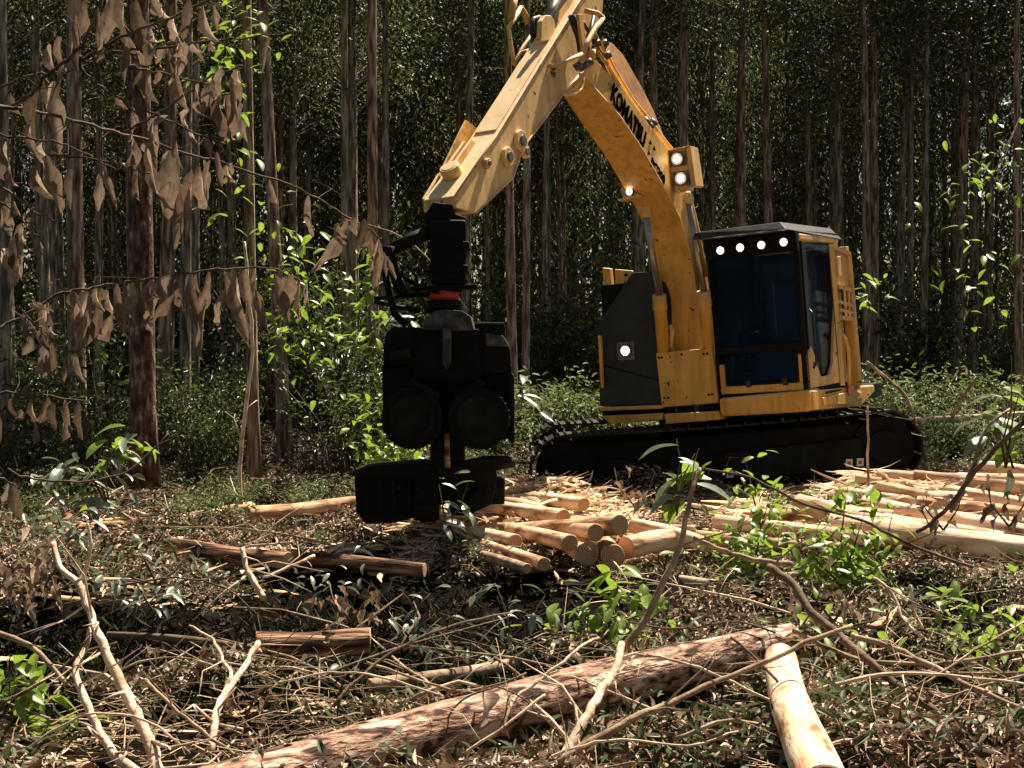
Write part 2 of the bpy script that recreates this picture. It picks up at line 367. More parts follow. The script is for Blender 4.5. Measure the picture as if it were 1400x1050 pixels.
def tubes(pts, rad, sides=3):
    """pts (n,k,3), rad (n,k) -> quads"""
    n, k, _ = pts.shape
    t = np.gradient(pts, axis=1); t = unit(t)
    ref = rand_dir(n)[:, None, :] * np.ones((1, k, 1))
    u = unit(np.cross(t, ref)); w = np.cross(t, u)
    ang = np.arange(sides) * 2 * np.pi / sides
    ring = pts[:, :, None, :] + rad[:, :, None, None] * (u[:, :, None, :] * np.cos(ang)[None, None, :, None] + w[:, :, None, :] * np.sin(ang)[None, None, :, None])
    V = ring.reshape(-1, 3)
    base = (np.arange(n)[:, None, None] * k + np.arange(k - 1)[None, :, None]) * sides
    s = np.arange(sides)[None, None, :]
    F = np.stack([base + s, base + (s + 1) % sides, base + sides + (s + 1) % sides, base + sides + s], -1).reshape(-1, 4)
    return V, F

# -------- trees: trunk + crown, crown meshes shared
def crown_mesh(seed, h, rad, nclump, per, L, W, name):
    lst = []
    z = rng.uniform(0, h, nclump) ** 0.9
    a = rng.uniform(0, 2 * np.pi, nclump); rr = rad * (0.25 + 0.75 * rng.random(nclump)) * (1 - 0.55 * z / h)
    c = np.stack([np.cos(a) * rr, np.sin(a) * rr, z + rr * 0.35], 1)
    cen = np.repeat(c, per, 0) + rng.normal(size=(nclump * per, 3)) * np.array([0.38, 0.38, 0.30])
    ax = rand_dir(len(cen)) * np.array([0.7, 0.7, 0.6]) + np.array([0, 0, -0.75])
    lst.append(leaves(cen, ax, rand_dir(len(cen)), L * rng.uniform(0.6, 1.3, len(cen)), W * rng.uniform(0.7, 1.2, len(cen))))
    # limbs to the clumps
    s = np.stack([c[:, 0] * 0.05, c[:, 1] * 0.05, np.maximum(c[:, 2] - rr * 0.9, 0)], 1)
    mid = s * 0.5 + c * 0.5 + np.array([0, 0, 0.08])
    pts = np.stack([s, mid, c], 1)
    Vt, Ft = tubes(pts, np.tile(np.array([[0.022, 0.014, 0.005]]), (nclump, 1)), 3)
    V, F = join(lst)
    k = len(F); V2, F2 = join([(V, F), (Vt, Ft)])
    me = np_mesh(name, V2, F2)
    me.materials.append(M['leaf_forest']); me.materials.append(M['trunk_grey'])
    mi = np.zeros(len(F2), dtype=np.int32); mi[k:] = 1
    me.polygons.foreach_set("material_index", mi)
    return me
CROWNS = [crown_mesh(i, 12, 1.7, 100, 40, 0.17, 0.05, 'crown') for i in range(6)]
def trunk_mb(x, y, h, r0, lean, bend, n=9, segs=12, r1=0.35):
    pts = []; rad = []
    z0 = gh(x, y) - 0.15
    ph = random.uniform(0, 6.28)
    for i in range(segs + 1):
        t = i / segs; z = z0 + t * h
        pts.append((x + lean * t * h + bend * math.sin(t * 3.1 + ph) - bend * math.sin(ph), y + bend * 0.5 * math.sin(t * 4 + ph), z))
        rad.append(r0 * ((1 - t) + r1 * t) * (1 + 0.35 * math.exp(-t * h * 2.5)) * random.uniform(0.96, 1.04))
    return pts, rad
def tree(x, y, r0, lean, label, group, mat='trunk', h=19, crown_z=7.5, cscale=1.0, bend=0.05, n=9, crown=True):
    root = empty('eucalyptus_tree', (x, y, gh(x, y)), label, 'tree', group)
    pts, rad = trunk_mb(x, y, h, r0, lean, bend, n)
    mb = MB(); mb.tube(pts, rad, n)
    # dead stubs
    for k in range(random.randint(1, 4)):
        i = random.randint(2, 7); p = Vector(pts[i]); a = random.uniform(0, 6.28)
        d = Vector((math.cos(a), math.sin(a), random.uniform(0.1, 0.6))) * random.uniform(0.25, 0.8)
        mb.tube([p, p + d * .5 + Vector((0, 0, .02)), p + d], [0.012, 0.009, 0.004], 4)
    mb.build('trunk', M[mat], root)
    if crown:
        c = link('crown', random.choice(CROWNS), None, root)
        s = (h - crown_z) / 12
        c.scale = (cscale, cscale, s); c.rotation_euler = (0, 0, random.uniform(0, 6.28))
        c.location = (pts[-1][0] * .6 + pts[0][0] * .4 - x, 0, crown_z)
    return root

# prominent trunks: px at top edge, px near base, base py, diameter px, look
LT = [
 (104, 108, 655, 25, 'trunk', 'straight brown eucalyptus trunk left of the thick red-barked trunk'),
 (183, 198, 690, 36, 'trunk_red', 'thick trunk with reddish flaking bark, nearest and thickest at the left'),
 (343, 348, 672, 16, 'trunk', 'slim brown trunk right of the red-barked tree, behind the hanging dead leaves'),
 (365, 392, 640, 19, 'trunk', 'brown trunk leaning slightly right beside the tip of the long leafy dead twig'),
 (473, 470, 625, 13, 'trunk_grey', 'dark grey trunk just left of the pair of stems behind the harvester head hose'),
 (505, 512, 630, 17, 'trunk', 'brown trunk standing straight behind the left shoulder of the harvester head'),
 (532, 528, 600, 12, 'trunk_grey', 'thin grey trunk between the harvester head and the brown trunk left of it'),
 (640, 632, 590, 13, 'trunk_grey', 'grey trunk rising behind the rotator of the harvester head'),
 (694, 703, 606, 15, 'trunk', 'reddish trunk of the pair right of the harvester head, the left and thicker one'),
 (716, 718, 600, 12, 'trunk_grey', 'thin grey stem close against the reddish trunk right of the harvester head'),
 (745, 742, 585, 10, 'trunk_grey', 'dark slender trunk seen under the bend of the excavator arm'),
 (879, 872, 580, 12, 'trunk_grey', 'slender trunk behind the upper boom of the excavator'),
 (898, 893, 575, 15, 'trunk', 'brown trunk behind the work lamps on the boom, the left one of two'),
 (936, 934, 575, 20, 'trunk', 'stout brown trunk that ends behind the work lamps on the boom'),
 (1019, 1014, 575, 13, 'trunk', 'straight brown trunk above the left part of the cab roof'),
 (1047, 1058, 575, 14, 'trunk', 'brown trunk leaning slightly right above the middle of the cab roof'),
 (1104, 1108, 570, 10, 'trunk_grey', 'thin grey trunk above the right end of the cab roof'),
 (1182, 1186, 578, 14, 'trunk', 'reddish brown trunk directly right of the cab handrails, left one of a close pair'),
 (1190, 1197, 575, 13, 'trunk', 'brown trunk directly right of the cab handrails, right one of a close pair'),
 (1246, 1243, 570, 10, 'trunk_grey', 'thin greenish trunk between the cab and the forked trunk at the right'),
 (1320, 1303, 568, 17, 'trunk', 'pale brown trunk leaning left as it comes down, at the right of the picture'),
 (1338, 1330, 566, 15, 'trunk_grey', 'dark trunk standing close behind the pale leaning trunk at the right'),
 (1394, 1394, 600, 12, 'trunk', 'brown trunk cut by the right edge of the picture'),
 (4, 8, 660, 16, 'trunk_grey', 'dark grey trunk at the left edge of the picture'),
 (130, 133, 600, 9, 'trunk_grey', 'thin pole-like stem just right of the straight brown trunk at the left'),
]
used = []
for (xt, xb, yb, w, mat, lab) in LT:
    g = G(xb, yb); Yd = g[1]
    top = P(xt, 0, Yd)
    lean = (top[0] - g[0]) / (top[2] - 0)
    tree(g[0], Yd, w / FPX * Yd / 2 * 1.05, lean, lab, None, mat, h=random.uniform(12, 14), crown_z=random.uniform(7.6, 8.6) if Yd > 18 else 7.5, cscale=0.7, bend=0.04, n=12)
    used.append((g[0], Yd))
# background rows
cnt = 0
row = 0
y = 19.5
while y < 58 and cnt < 235:
    half = y * 0.36 + 2.5
    x = -half - 1.0 + random.uniform(0, 1.5)
    while x < half + 5:
        if y < 29.5 and x > -y * .36 * (.45 if y < 24 else .2): break
        xx = x + random.uniform(-0.5, 0.5); yy = y + random.uniform(-0.9, 0.9)
        if all((xx - a) ** 2 + (yy - b) ** 2 > 0.5 for a, b in used) and cnt < 235:
            tree(xx, yy, random.uniform(0.06, 0.125), random.uniform(-0.02, 0.02),
                 'slender eucalyptus in the %s rows, %s' % (('nearer' if yy < 38 else 'middle' if yy < 47 else 'farthest'), place_words(xx, yy)), 'eucalyptus rows, %s, %s' % (('nearer' if yy < 38 else 'middle' if yy < 47 else 'farthest'), place_words(xx, yy)),
                 random.choice(['trunk', 'trunk_grey', 'trunk_grey']), h=(random.uniform(10.5, 13) if yy < 34 else random.uniform(14, 19)), crown_z=(random.uniform(5.0, 7.0) if yy < 34 else random.choice([random.uniform(1.5, 4.0), random.uniform(5.0, 9.0), random.uniform(6.0, 10.0)])), cscale=(random.uniform(.7, .95) if yy < 34 else random.uniform(0.8, 1.1)), n=7)
            used.append((xx, yy)); cnt += 1
        x += random.uniform(1.6, 2.7)
    y += 2.4
    row += 1

# shrubs of the undergrowth
def shrub_mesh(nst, per, h, rad, L, W, mat):
    lst = []
    a = rng.uniform(0, 6.28, nst); rr = rad * np.sqrt(rng.random(nst))
    tip = np.stack([np.cos(a) * rr, np.sin(a) * rr, h * rng.uniform(0.45, 1.0, nst)], 1)
    s = tip * np.array([0.15, 0.15, 0]); mid = tip * np.array([0.4, 0.4, 0.55])
    pts = np.stack([s, mid, tip], 1)
    Vt, Ft = tubes(pts, np.tile(np.array([[0.010, 0.007, 0.002]]), (nst, 1)), 3)
    t = rng.uniform(0.25, 1.05, (nst, per, 1)) ** 0.8
    cen = ((1 - t) ** 2 * s[:, None] + 2 * t * (1 - t) * mid[:, None] + t * t * tip[:, None]).reshape(-1, 3) + rng.normal(size=(nst * per, 3)) * 0.09
    ax = rand_dir(len(cen)) * np.array([1, 1, 0.5]) + np.array([0, 0, -0.15])
    nrm = rand_dir(len(cen)) * 0.7 + np.array([0, 0, 1])
    lf = leaves(cen, ax, nrm, L * rng.uniform(0.6, 1.3, len(cen)), W * rng.uniform(0.7, 1.2, len(cen)))
    k = len(lf[1]); V, F = join([lf, (Vt, Ft)])
    me = np_mesh('shrub', V, F); me.materials.append(M[mat]); me.materials.append(M['branch_dark'])
    mi = np.zeros(len(F), dtype=np.int32); mi[k:] = 1; me.polygons.foreach_set("material_index", mi)
    return me
SHR = [shrub_mesh(40, 26, 2.1, 1.1, 0.12, 0.042, 'leaf_shrub') for _ in range(4)]
LOW = [shrub_mesh(34, 24, 0.75, 0.7, 0.09, 0.03, 'leaf_weed') for _ in range(3)]
def shrub(x, y, s, meshes, label, group, zs=1.0):
    o = link('forest_shrub', random.choice(meshes), None, None, (x, y, gh(x, y) - 0.05))
    o.scale = (s, s, s * zs); o.rotation_euler = (0, 0, random.uniform(0, 6.28))
    return props(o, label, 'shrub', group)
k = 0
for _ in range(400):
    if k >= 150: break
    yy = random.uniform(26.5, 60); half = yy * 0.36 + 1.5
    xx = random.uniform(-half, half)
    shrub(xx, yy, random.uniform(0.8, 1.7), SHR, 'dark leafy shrub among the %s forest trunks, %s' % (('nearer' if yy < 38 else 'far'), place_words(xx, yy)), 'undergrowth among the %s trunks, %s' % (('nearer' if yy < 38 else 'far'), place_words(xx, yy)), random.uniform(0.7, 1.5)); k += 1
# left side undergrowth comes nearer
for _ in range(12):
    yy = random.uniform(15.5, 21); xx = random.uniform(-yy * 0.36, -yy * 0.06)
    shrub(xx, yy, random.uniform(0.5, 0.95), SHR, 'leafy shrub at the left forest edge behind the hanging dead leaves', 'shrubs along the left forest edge', random.uniform(0.8, 1.6))
for _ in range(115):
    yy = random.uniform(16.8, 30); xx = random.uniform(-3, yy * 0.38)
    if xx > 0.2 and yy < 19 and xx < 5.2: continue
    shrub(xx, yy, random.uniform(0.35, 1.5), LOW, 'low weeds at the forest edge, %s%s' % (place_words(xx, yy), ', close by' if yy < 21 else ', farther back'), 'low weeds at the forest edge, %s%s' % (place_words(xx, yy), ', close by' if yy < 21 else ', farther back'))
for _ in range(20):
    yy = random.uniform(11.8, 16); xx = random.uniform(-yy * .35, -yy * .08)
    if xx > -2.2 and yy < 13.6: continue
    shrub(xx, yy, random.uniform(0.35, 0.75), LOW, 'low sunlit weed in the litter at the left, in front of the trees', 'low weeds in the litter at the left')
# far wall of forest, one mass
n_ = 62000
cen = np.stack([rng.uniform(-34, 40, n_), rng.uniform(62, 72, n_), rng.uniform(0, 1, n_) ** 1.1 * 24], 1)
keep = (np.sin(cen[:, 0] * 1.1) * np.sin(cen[:, 2] * 0.35 + cen[:, 0] * .2) + rng.normal(0, .5, n_)) > 0.3 + cen[:, 2] * 0.03
cen = cen[keep | (cen[:, 2] < 8.5)]
V, F = leaves(cen, rand_dir(len(cen)) + np.array([0, 0, -.5]), rand_dir(len(cen)) + np.array([0, -.6, 0]), rng.uniform(0.3, 0.7, len(cen)), rng.uniform(0.14, 0.3, len(cen)))
props(link('far_forest', np_mesh('far_forest', V, F), M['leaf_forest']), 'dark mass of distant forest foliage closing the view', 'forest', kind='stuff')
npole = 160
xb = rng.uniform(-30, 36, npole); yb = rng.uniform(61, 70, npole)
pp = np.stack([np.stack([xb + rng.normal(0, .1, npole), yb, np.full(npole, z)], 1) for z in (-0.2, 8, 16, 24)], 1)
V, F = tubes(pp, np.tile(np.array([[.13, .11, .09, .06]]), (npole, 1)), 5)
props(link('distant_tree_trunks', np_mesh('distant_trunks', V, F, True), M['trunk_grey']), 'distant bare trunks at the far end of the forest', 'trees', kind='stuff')
# the tree outside the left edge whose crown shades the left foreground
tree(-4.3, 6.6, 0.14, 0.09, 'eucalyptus just outside the left edge whose crown overhangs the dead twigs', None, 'trunk', h=10, crown_z=4.6, cscale=1.35, n=10)

# ------------------------------------------------------------------ the excavator
OX = np.array([2.49, 16.8, 0.0]); ROLL = R(4.5); YAW = R(30)
Rr = np.array([[math.cos(ROLL), 0, -math.sin(ROLL)], [0, 1, 0], [math.sin(ROLL), 0, math.cos(ROLL)]])
BU = Rr @ np.array([[-math.sin(YAW), -math.cos(YAW), 0], [math.cos(YAW), -math.sin(YAW), 0], [0, 0, 1.0]]).T
def U(d, l_, h): return OX + BU @ np.array([d, l_, h])          # upper body: forward, machine-left, up
def hit(px, py, axis, c):
    a = BU.T @ (CAM - OX); q = BU.T @ ray(px, py); t = (c - a[axis]) / q[axis]; return a + t * q
def FU(px, py, d): return U(*hit(px, py, 0, d))                 # point on a front plane
def SU(px, py, l_): return U(*hit(px, py, 1, l_))               # point on a side plane
ex = empty('forestry_excavator', tuple(OX), 'yellow tracked forestry excavator with its boom raised, standing on the debris at the forest edge', 'excavator')
def ubox(mb, d0, d1, l0, l1, h0, h1):
    mb.hexa([U(d0, l0, h0), U(d1, l0, h0), U(d1, l1, h0), U(d0, l1, h0), U(d0, l0, h1), U(d1, l0, h1), U(d1, l1, h1), U(d0, l1, h1)])
def ub(name, d0, d1, l0, l1, h0, h1, mat, parent=ex, bev=0.012):
    mb = MB(); ubox(mb, d0, d1, l0, l1, h0, h1); return mb.build(name, M[mat], parent, bev)
def fprism(name, pts, d0, d1, mat, parent=ex, bev=0.01, px=True, ref=None):
    """outline in the front plane, thickness d0..d1"""
    if px: pts = [tuple(hit(x, y, 0, ref if ref is not None else d1)[1:]) for x, y in pts]
    mb = MB(); mb.prism([U(d0, a, b) for a, b in pts], [U(d1, a, b) for a, b in pts]); return mb.build(name, M[mat], parent, bev)
def sprism(name, pts, l0, l1, mat, parent=ex, bev=0.01, px=False, ref=None):
    if px: pts = [(lambda q: (q[0], q[2]))(hit(x, y, 1, ref if ref is not None else l1)) for x, y in pts]
    mb = MB(); mb.prism([U(a, l0, b) for a, b in pts], [U(a, l1, b) for a, b in pts]); return mb.build(name, M[mat], parent, bev)
def utube(name, pts, r, mat, parent=ex, n=10, tf=None):
    mb = MB(); mb.tube([U(*p) for p in pts] if tf is None else pts, r, n); return mb.build(name, M[mat], parent)
def bolts(pts, r, mat, parent, normal_axis=0, t=0.012):
    for (a, b_, c) in pts:
        e = [a, b_, c]; e2 = list(e); e2[normal_axis] += t
        mb = MB(); mb.tube([U(*e), U(*e2)], r, 6, smooth=False); mb.build('bolt', M[mat], parent)

# undercarriage (world X runs along the tracks)
def T(x, y, z): return OX + Rr @ np.array([x - .21, y, z])
TR_L, TR_H = 2.02, 0.37     # half length to wheel centre, radius
TC = 0.02
def track(yc, lab):
    mb = MB()
    for yy0, yy1 in ((yc - 0.16, yc + 0.16),):
        mb.hexa([T(-1.75, yy0, 0.12), T(1.7, yy0, 0.12), T(1.7, yy1, 0.12), T(-1.75, yy1, 0.12), T(-1.8, yy0, 0.66), T(1.7, yy0, 0.68), T(1.7, yy1, 0.68), T(-1.8, yy1, 0.66)])
    tr = mb.build('crawler_track', M['black'], ex, 0.02); props(tr, lab)
    # side guard beam
    g_ = MB(); g_.hexa([T(-0.6, yc - 0.24, 0.18), T(1.42, yc - 0.24, 0.18), T(1.42, yc - 0.17, 0.18), T(-0.6, yc - 0.17, 0.18), T(-0.6, yc - 0.24, 0.45), T(1.42, yc - 0.24, 0.52), T(1.42, yc - 0.17, 0.52), T(-0.6, yc - 0.17, 0.45)])
    g_.build('track_guard', M['steelblack'], tr, 0.015)
    for xc, r_, nm in ((TR_L - 0.35, 0.33, 'drive_sprocket'), (-TR_L + 0.35, 0.33, 'idler_wheel')):
        w = MB(); w.tube([T(xc, yc - 0.2, 0.40), T(xc, yc + 0.2, 0.40)], r_, 24)
        w.tube([T(xc, yc - 0.25, 0.40), T(xc, yc - 0.2, 0.40)], r_ * 0.55, 16); w.build(nm, M['black'], tr, 0.01)
    for xc in np.linspace(-1.2, 1.2, 7):
        w = MB(); w.tube([T(xc, yc - 0.18, 0.15), T(xc, yc + 0.18, 0.15)], 0.1, 14); w.build('track_roller', M['black'], tr)
    # shoes round the loop
    hl = TR_L - 0.35; rr_ = 0.37; zc = 0.40
    per = 4 * hl + 2 * math.pi * rr_; n = 46
    for i in range(n):
        s = per * i / n
        if s < 2 * hl: x, z, a = -hl + s, zc + rr_, 0; z -= 0.03 * math.sin(math.pi * s / (2 * hl))
        elif s < 2 * hl + math.pi * rr_:
            a = -(s - 2 * hl) / rr_; x, z = hl + rr_ * math.sin(-a), zc + rr_ * math.cos(a)
        elif s < 4 * hl + math.pi * rr_: x, z, a = hl - (s - 2 * hl - math.pi * rr_), zc - rr_, math.pi
        else:
            a = math.pi - (s - 4 * hl - math.pi * rr_) / rr_; x, z = -hl - rr_ * math.sin(a), zc + rr_ * math.cos(a)
        tx = np.array([math.cos(a), 0, math.sin(a)]); nz_ = np.array([-math.sin(a), 0, math.cos(a)])
        c = np.array([x, yc, z])
        def q(u, v, w): return T(*(c + tx * u + np.array([0, v, 0]) + nz_ * w))
        sm = MB(); hw = 0.31
        sm.hexa([q(-.088, -hw, 0), q(.088, -hw, 0), q(.088, hw, 0), q(-.088, hw, 0), q(-.088, -hw, .022), q(.088, -hw, .022), q(.088, hw, .022), q(-.088, hw, .022)])
        sm.hexa([q(-.08, -hw, .022), q(-.05, -hw, .022), q(-.05, hw, .022), q(-.08, hw, .022), q(-.075, -hw, .055), q(-.062, -hw, .055), q(-.062, hw, .055), q(-.075, hw, .055)])
        sm.hexa([q(0, -hw, .022), q(.02, -hw, .022), q(.02, hw, .022), q(0, hw, .022), q(.004, -hw, .045), q(.014, -hw, .045), q(.014, hw, .045), q(.004, hw, .045)])
        sm.build('track_shoe', M['shoe'], tr)
    return tr

tr1 = track(-1.05, 'near crawler track with debris against it')
tr2 = track(1.05, 'far crawler track')
for (px_, py_) in ((1161, 633), (1176, 632), (998, 648)):
    a = CAM + ray(px_, py_) * 1.0
    # sticker on the guard plate of the near track: plane y = const in track frame
    yv = OX[1] - 1.05 - 0.247; c = P(px_, py_, yv)
    s = 0.036
    mb = MB(); mb.hexa([(c[0] - s, yv - .004, c[2] - s * 1.2), (c[0] + s, yv - .004, c[2] - s * 1.1), (c[0] + s, yv, c[2] - s * 1.1), (c[0] - s, yv, c[2] - s * 1.2), (c[0] - s, yv - .004, c[2] + s * 1.1), (c[0] + s, yv - .004, c[2] + s * 1.2), (c[0] + s, yv, c[2] + s * 1.2), (c[0] - s, yv, c[2] + s * 1.1)])
    st = mb.build('warning_sticker', M['white'], ex)
    mb = MB(); s2 = 0.018
    mb.hexa([(c[0] - s2, yv - .008, c[2] - s2), (c[0] + s2, yv - .008, c[2] - s2), (c[0] + s2, yv - .005, c[2] - s2), (c[0] - s2, yv - .005, c[2] - s2), (c[0] - s2, yv - .008, c[2] + s2), (c[0] + s2, yv - .008, c[2] + s2), (c[0] + s2, yv - .005, c[2] + s2), (c[0] - s2, yv - .005, c[2] + s2)])
    mb.build('red_mark', M['redlens'], st)
mb = MB(); mb.hexa([T(-0.75, -0.8, 0.3), T(0.75, -0.8, 0.3), T(0.75, 0.8, 0.3), T(-0.75, 0.8, 0.3), T(-0.6, -0.7, 0.68), T(0.6, -0.7, 0.68), T(0.6, 0.7, 0.68), T(-0.6, 0.7, 0.68)])
mb.build('centre_frame', M['black'], ex, 0.02)
mb = MB(); mb.tube([T(0, 0, 0.66), T(0, 0, 0.84)], 0.55, 28); mb.build('slewing_ring', M['black'], ex)

# upper body
ub('swing_frame', -1.5, 1.22, -0.95, 1.38, 0.84, 1.0, 'black')
ub('engine_housing', -1.4, -0.3, -1.0, 0.95, 1.0, 1.9, 'yellow', bev=0.04)
cw = [(-1.15), ]
mb = MB()
arc = [(-1.42 - 0.3 * math.cos(a), 1.0 * math.sin(a)) for a in np.linspace(-math.pi / 2, math.pi / 2, 9)]
mb.prism([U(a, b, 0.92) for a, b in arc], [U(a, b, 1.9) for a, b in arc]); mb.build('counterweight', M['yellow'], ex, 0.04)
# right-hand guard box (picture left)
fprism('guard_plate', [(816, 446), (864, 373), (893, 371), (900, 440), (904, 553), (820, 555.5)], 1.22, 1.30, 'guard')
ub('side_tank', -0.3, 1.2, -0.86, -0.24, 1.02, 2.35, 'black')
fprism('guard_post', [(823, 366), (833, 367), (838, 416), (828, 424)], 1.10, 1.19, 'yellow', ref=1.19)
fprism('guard_bracket', [(840, 368), (864, 370), (864, 378), (842, 407)], 1.14, 1.19, 'yellow', ref=1.19)
bolts([(1.19, hit(856, 376, 0, 1.19)[1], hit(856, 376, 0, 1.19)[2])], 0.02, 'black', ex)
fprism('grab_rail', [(817, 458), (821, 460), (824, 530), (821, 531)], 1.31, 1.36, 'yellow', bev=0.008)
fprism('base_ledge', [(818, 557), (905, 554), (905, 559), (820, 562)], 1.0, 1.34, 'yellow')
fprism('base_beam', [(822, 569), (906, 565), (907, 574), (834, 580)], 0.9, 1.30, 'yellow')
fprism('base_recess', [(822, 562), (904, 560), (904, 566), (824, 569)], 0.9, 1.22, 'black')
# seams on the guard plate
fprism('guard_plate_seam', [(822, 497), (834, 501), (900, 519), (900, 521), (834, 503), (822, 499)], 1.30, 1.306, 'black', bev=0)
# centre front plate
cp = fprism('boom_foot_plate', [(896.5, 483), (973, 475.5), (981, 551), (904.5, 557)], 1.27, 1.34, 'yellow')
bp_ = []
for (x_, y_) in ((901, 489), (905, 489), (962, 484), (967, 483.5), (932, 484.5), (909, 544), (914, 544), (969, 539.5), (974, 539)):
    q_ = hit(x_, y_, 0, 1.34); bp_.append((1.34, q_[1], q_[2]))
bolts(bp_, 0.013, 'black', cp)
fprism('foot_plate_recess', [(906, 556), (981, 551), (983, 562), (908, 567)], 1.0, 1.26, 'black')
fprism('lower_front_beam', [(908, 566), (983, 562), (985, 574), (910, 580)], 1.0, 1.33, 'yellow')
for x_ in (924, 951):
    q_ = hit(x_, 561, 0, 1.30); mb = MB(); mb.tube([U(1.28, q_[1], q_[2] - .06), U(1.28, q_[1], q_[2] + .06)], 0.022, 8); mb.build('hydraulic_fitting', M['hose'], ex)

# cab
L0, L1, D0, D1, H0, H1 = 0.455, 1.44, -0.02, 1.30, 1.09, 2.66
def cbox(name, d0, d1, l0, l1, h0, h1, mat, parent=ex, bev=0.012): return ub(name, d0, d1, l0, l1, h0, h1, mat, parent, bev)
cabp = cbox('cab', D0, D1 - .02, L0, L1, H0 - .06, H0, 'black')          # cab floor
CW = 0.06
cbox('front_pillar', D1 - .07, D1, L0, L0 + .05, H0, H1, 'black', cabp); cbox('front_pillar', D1 - .07, D1, L1 - .06, L1, H0, H1, 'black', cabp)
cbox('rear_pillar', D0, D0 + .14, L1 - .07, L1, H0, H1 - .04, 'pale_yellow', cabp); cbox('rear_pillar', D0, D0 + .08, L0, L0 + .06, H0, H1, 'black', cabp)
cbox('cab_rear_wall', D0 - .04, D0, L0, L1, H0, H1 - .1, 'black', cabp)
cbox('cab_side_wall', D0, D1 - .1, L0 - .035, L0, H0, H1, 'black', cabp)
cbox('roof_panel', D0 - .04, D1, L0, L1, H1, H1 + .05, 'black', cabp)
cbox('roof_rail', D0, D1 - .03, L1 - .05, L1 + .012, H1 - .06, H1 + .02, 'pale_yellow', cabp, .02)
ws = cbox('windscreen', D1 - .035, D1 - .015, L0 + .05, L1 - .06, 1.58, H1, 'glass', cabp, 0)
cbox('wiper', D1 - .01, D1 + .0, L1 - .30, L1 - .29, 1.66, 2.2, 'hose', ws, 0)
cbox('window_bar', D1 - .05, D1 + .015, L0 + .02, L1 - .03, 1.50, 1.58, 'black', cabp)
cbox('lower_front_window', D1 - .035, D1 - .015, L0 + .14, L1 - .13, H0 + .12, 1.5, 'glass', cabp, 0)
cbox('lower_window_frame', D1 - .04, D1 + .005, L0 + .10, L0 + .14, H0 + .1, 1.5, 'black', cabp); cbox('lower_window_frame', D1 - .04, D1 + .005, L1 - .13, L1 - .09, H0 + .1, 1.5, 'black', cabp)
cbox('lower_window_frame', D1 - .04, D1 + .005, L0 + .14, L1 - .13, H0 + .08, H0 + .12, 'black', cabp)
cbox('front_sill', D1 - .05, D1 - .002, L0, L1, H0, H0 + .08, 'yellow', cabp)
cbox('front_corner_panel', D1 - .05, D1 - .002, L0, L0 + .10, H0 + .08, 1.40, 'yellow', cabp)
cbox('front_corner_panel', D1 - .05, D1 - .002, L1 - .09, L1, H0 + .08, 1.46, 'yellow', cabp)
for (l_, ) in ((L0 + .33,), (L1 - .26,)):
    cbox('window_latch', D1 - .01, D1 + .03, l_, l_ + .05, H0 + .06, H0 + .13, 'hose', cabp, .005)
# side door (machine left): lower yellow panel sweeping up to the rear, window above
door_lo = [(1.22, 1.10), (1.22, 1.45), (1.12, 1.53), (1.0, 1.40), (0.85, 1.2), (0.6, 1.2), (0.45, 1.32), (0.36, 1.6), (0.22, 1.9), (0.18, 2.55), (0.12, 2.6), (0.12, 1.10)]
# split in convex pieces
dr = sprism('door', [(1.22, 1.10), (1.22, 1.45), (1.12, 1.53), (1.0, 1.38), (0.88, 1.2), (0.88, 1.10)], L1 - .03, L1 + .004, 'pale_yellow', cabp, .008)
sprism('door_panel', [(0.88, 1.10), (0.88, 1.2), (0.6, 1.2), (0.45, 1.32), (0.12, 1.6), (0.12, 1.10)], L1 - .03, L1 + .004, 'pale_yellow', dr, .006)
sprism('door_panel', [(0.45, 1.32), (0.36, 1.6), (0.24, 1.9), (0.12, 1.95), (0.12, 1.6)], L1 - .03, L1 + .004, 'pale_yellow', dr, .006)
cbox('door_window', 0.13, 1.22, L1 - .045, L1 - .03, 1.22, 2.58, 'glass', dr, 0)
cbox('door_frame', 1.20, 1.23, L1 - .03, L1 + .012, 1.5, 2.6, 'black', dr, .005)
cbox('door_handle', 1.0, 1.1, L1 + .004, L1 + .03, 1.32, 1.36, 'hose', dr, .005)
utube('grab_handle', [(1.16, L1 + .02, 1.9), (1.17, L1 + .06, 1.86), (1.17, L1 + .06, 1.35), (1.16, L1 + .02, 1.3)], 0.012, 'hose', cabp)
# seat and console seen through the glass
st_ = cbox('seat', 0.25, 0.75, 0.72, 1.2, 1.4, 1.55, 'seat', cabp, .04)
cbox('backrest', 0.2, 0.34, 0.72, 1.2, 1.55, 2.25, 'seat', st_, .05)
cbox('headrest', 0.2, 0.3, 0.84, 1.08, 2.28, 2.45, 'seat', st_, .03)
cbox('console', 0.5, 0.85, 0.56, 0.68, 1.3, 1.72, 'black', cabp, .02); cbox('console', 0.5, 0.85, 1.24, 1.36, 1.3, 1.72, 'black', cabp, .02)
for l_ in (0.62, 1.30): utube('joystick', [(0.8, l_, 1.7), (0.82, l_, 1.9)], 0.02, 'hose', cabp)
cbox('floor_mat', .7, D1 - .08, L0 + .05, L1 - .08, H0 + .01, H0 + .03, 'seat', cabp, 0)
cbox('foot_rest', .62, .68, L0 + .1, L1 - .15, H0 + .03, H0 + .4, 'seat', cabp, 0)
cbox('rear_window', D0 + .001, D0 + .012, L0 + .12, L1 - .12, 1.65, 2.45, 'seat', cabp, 0)
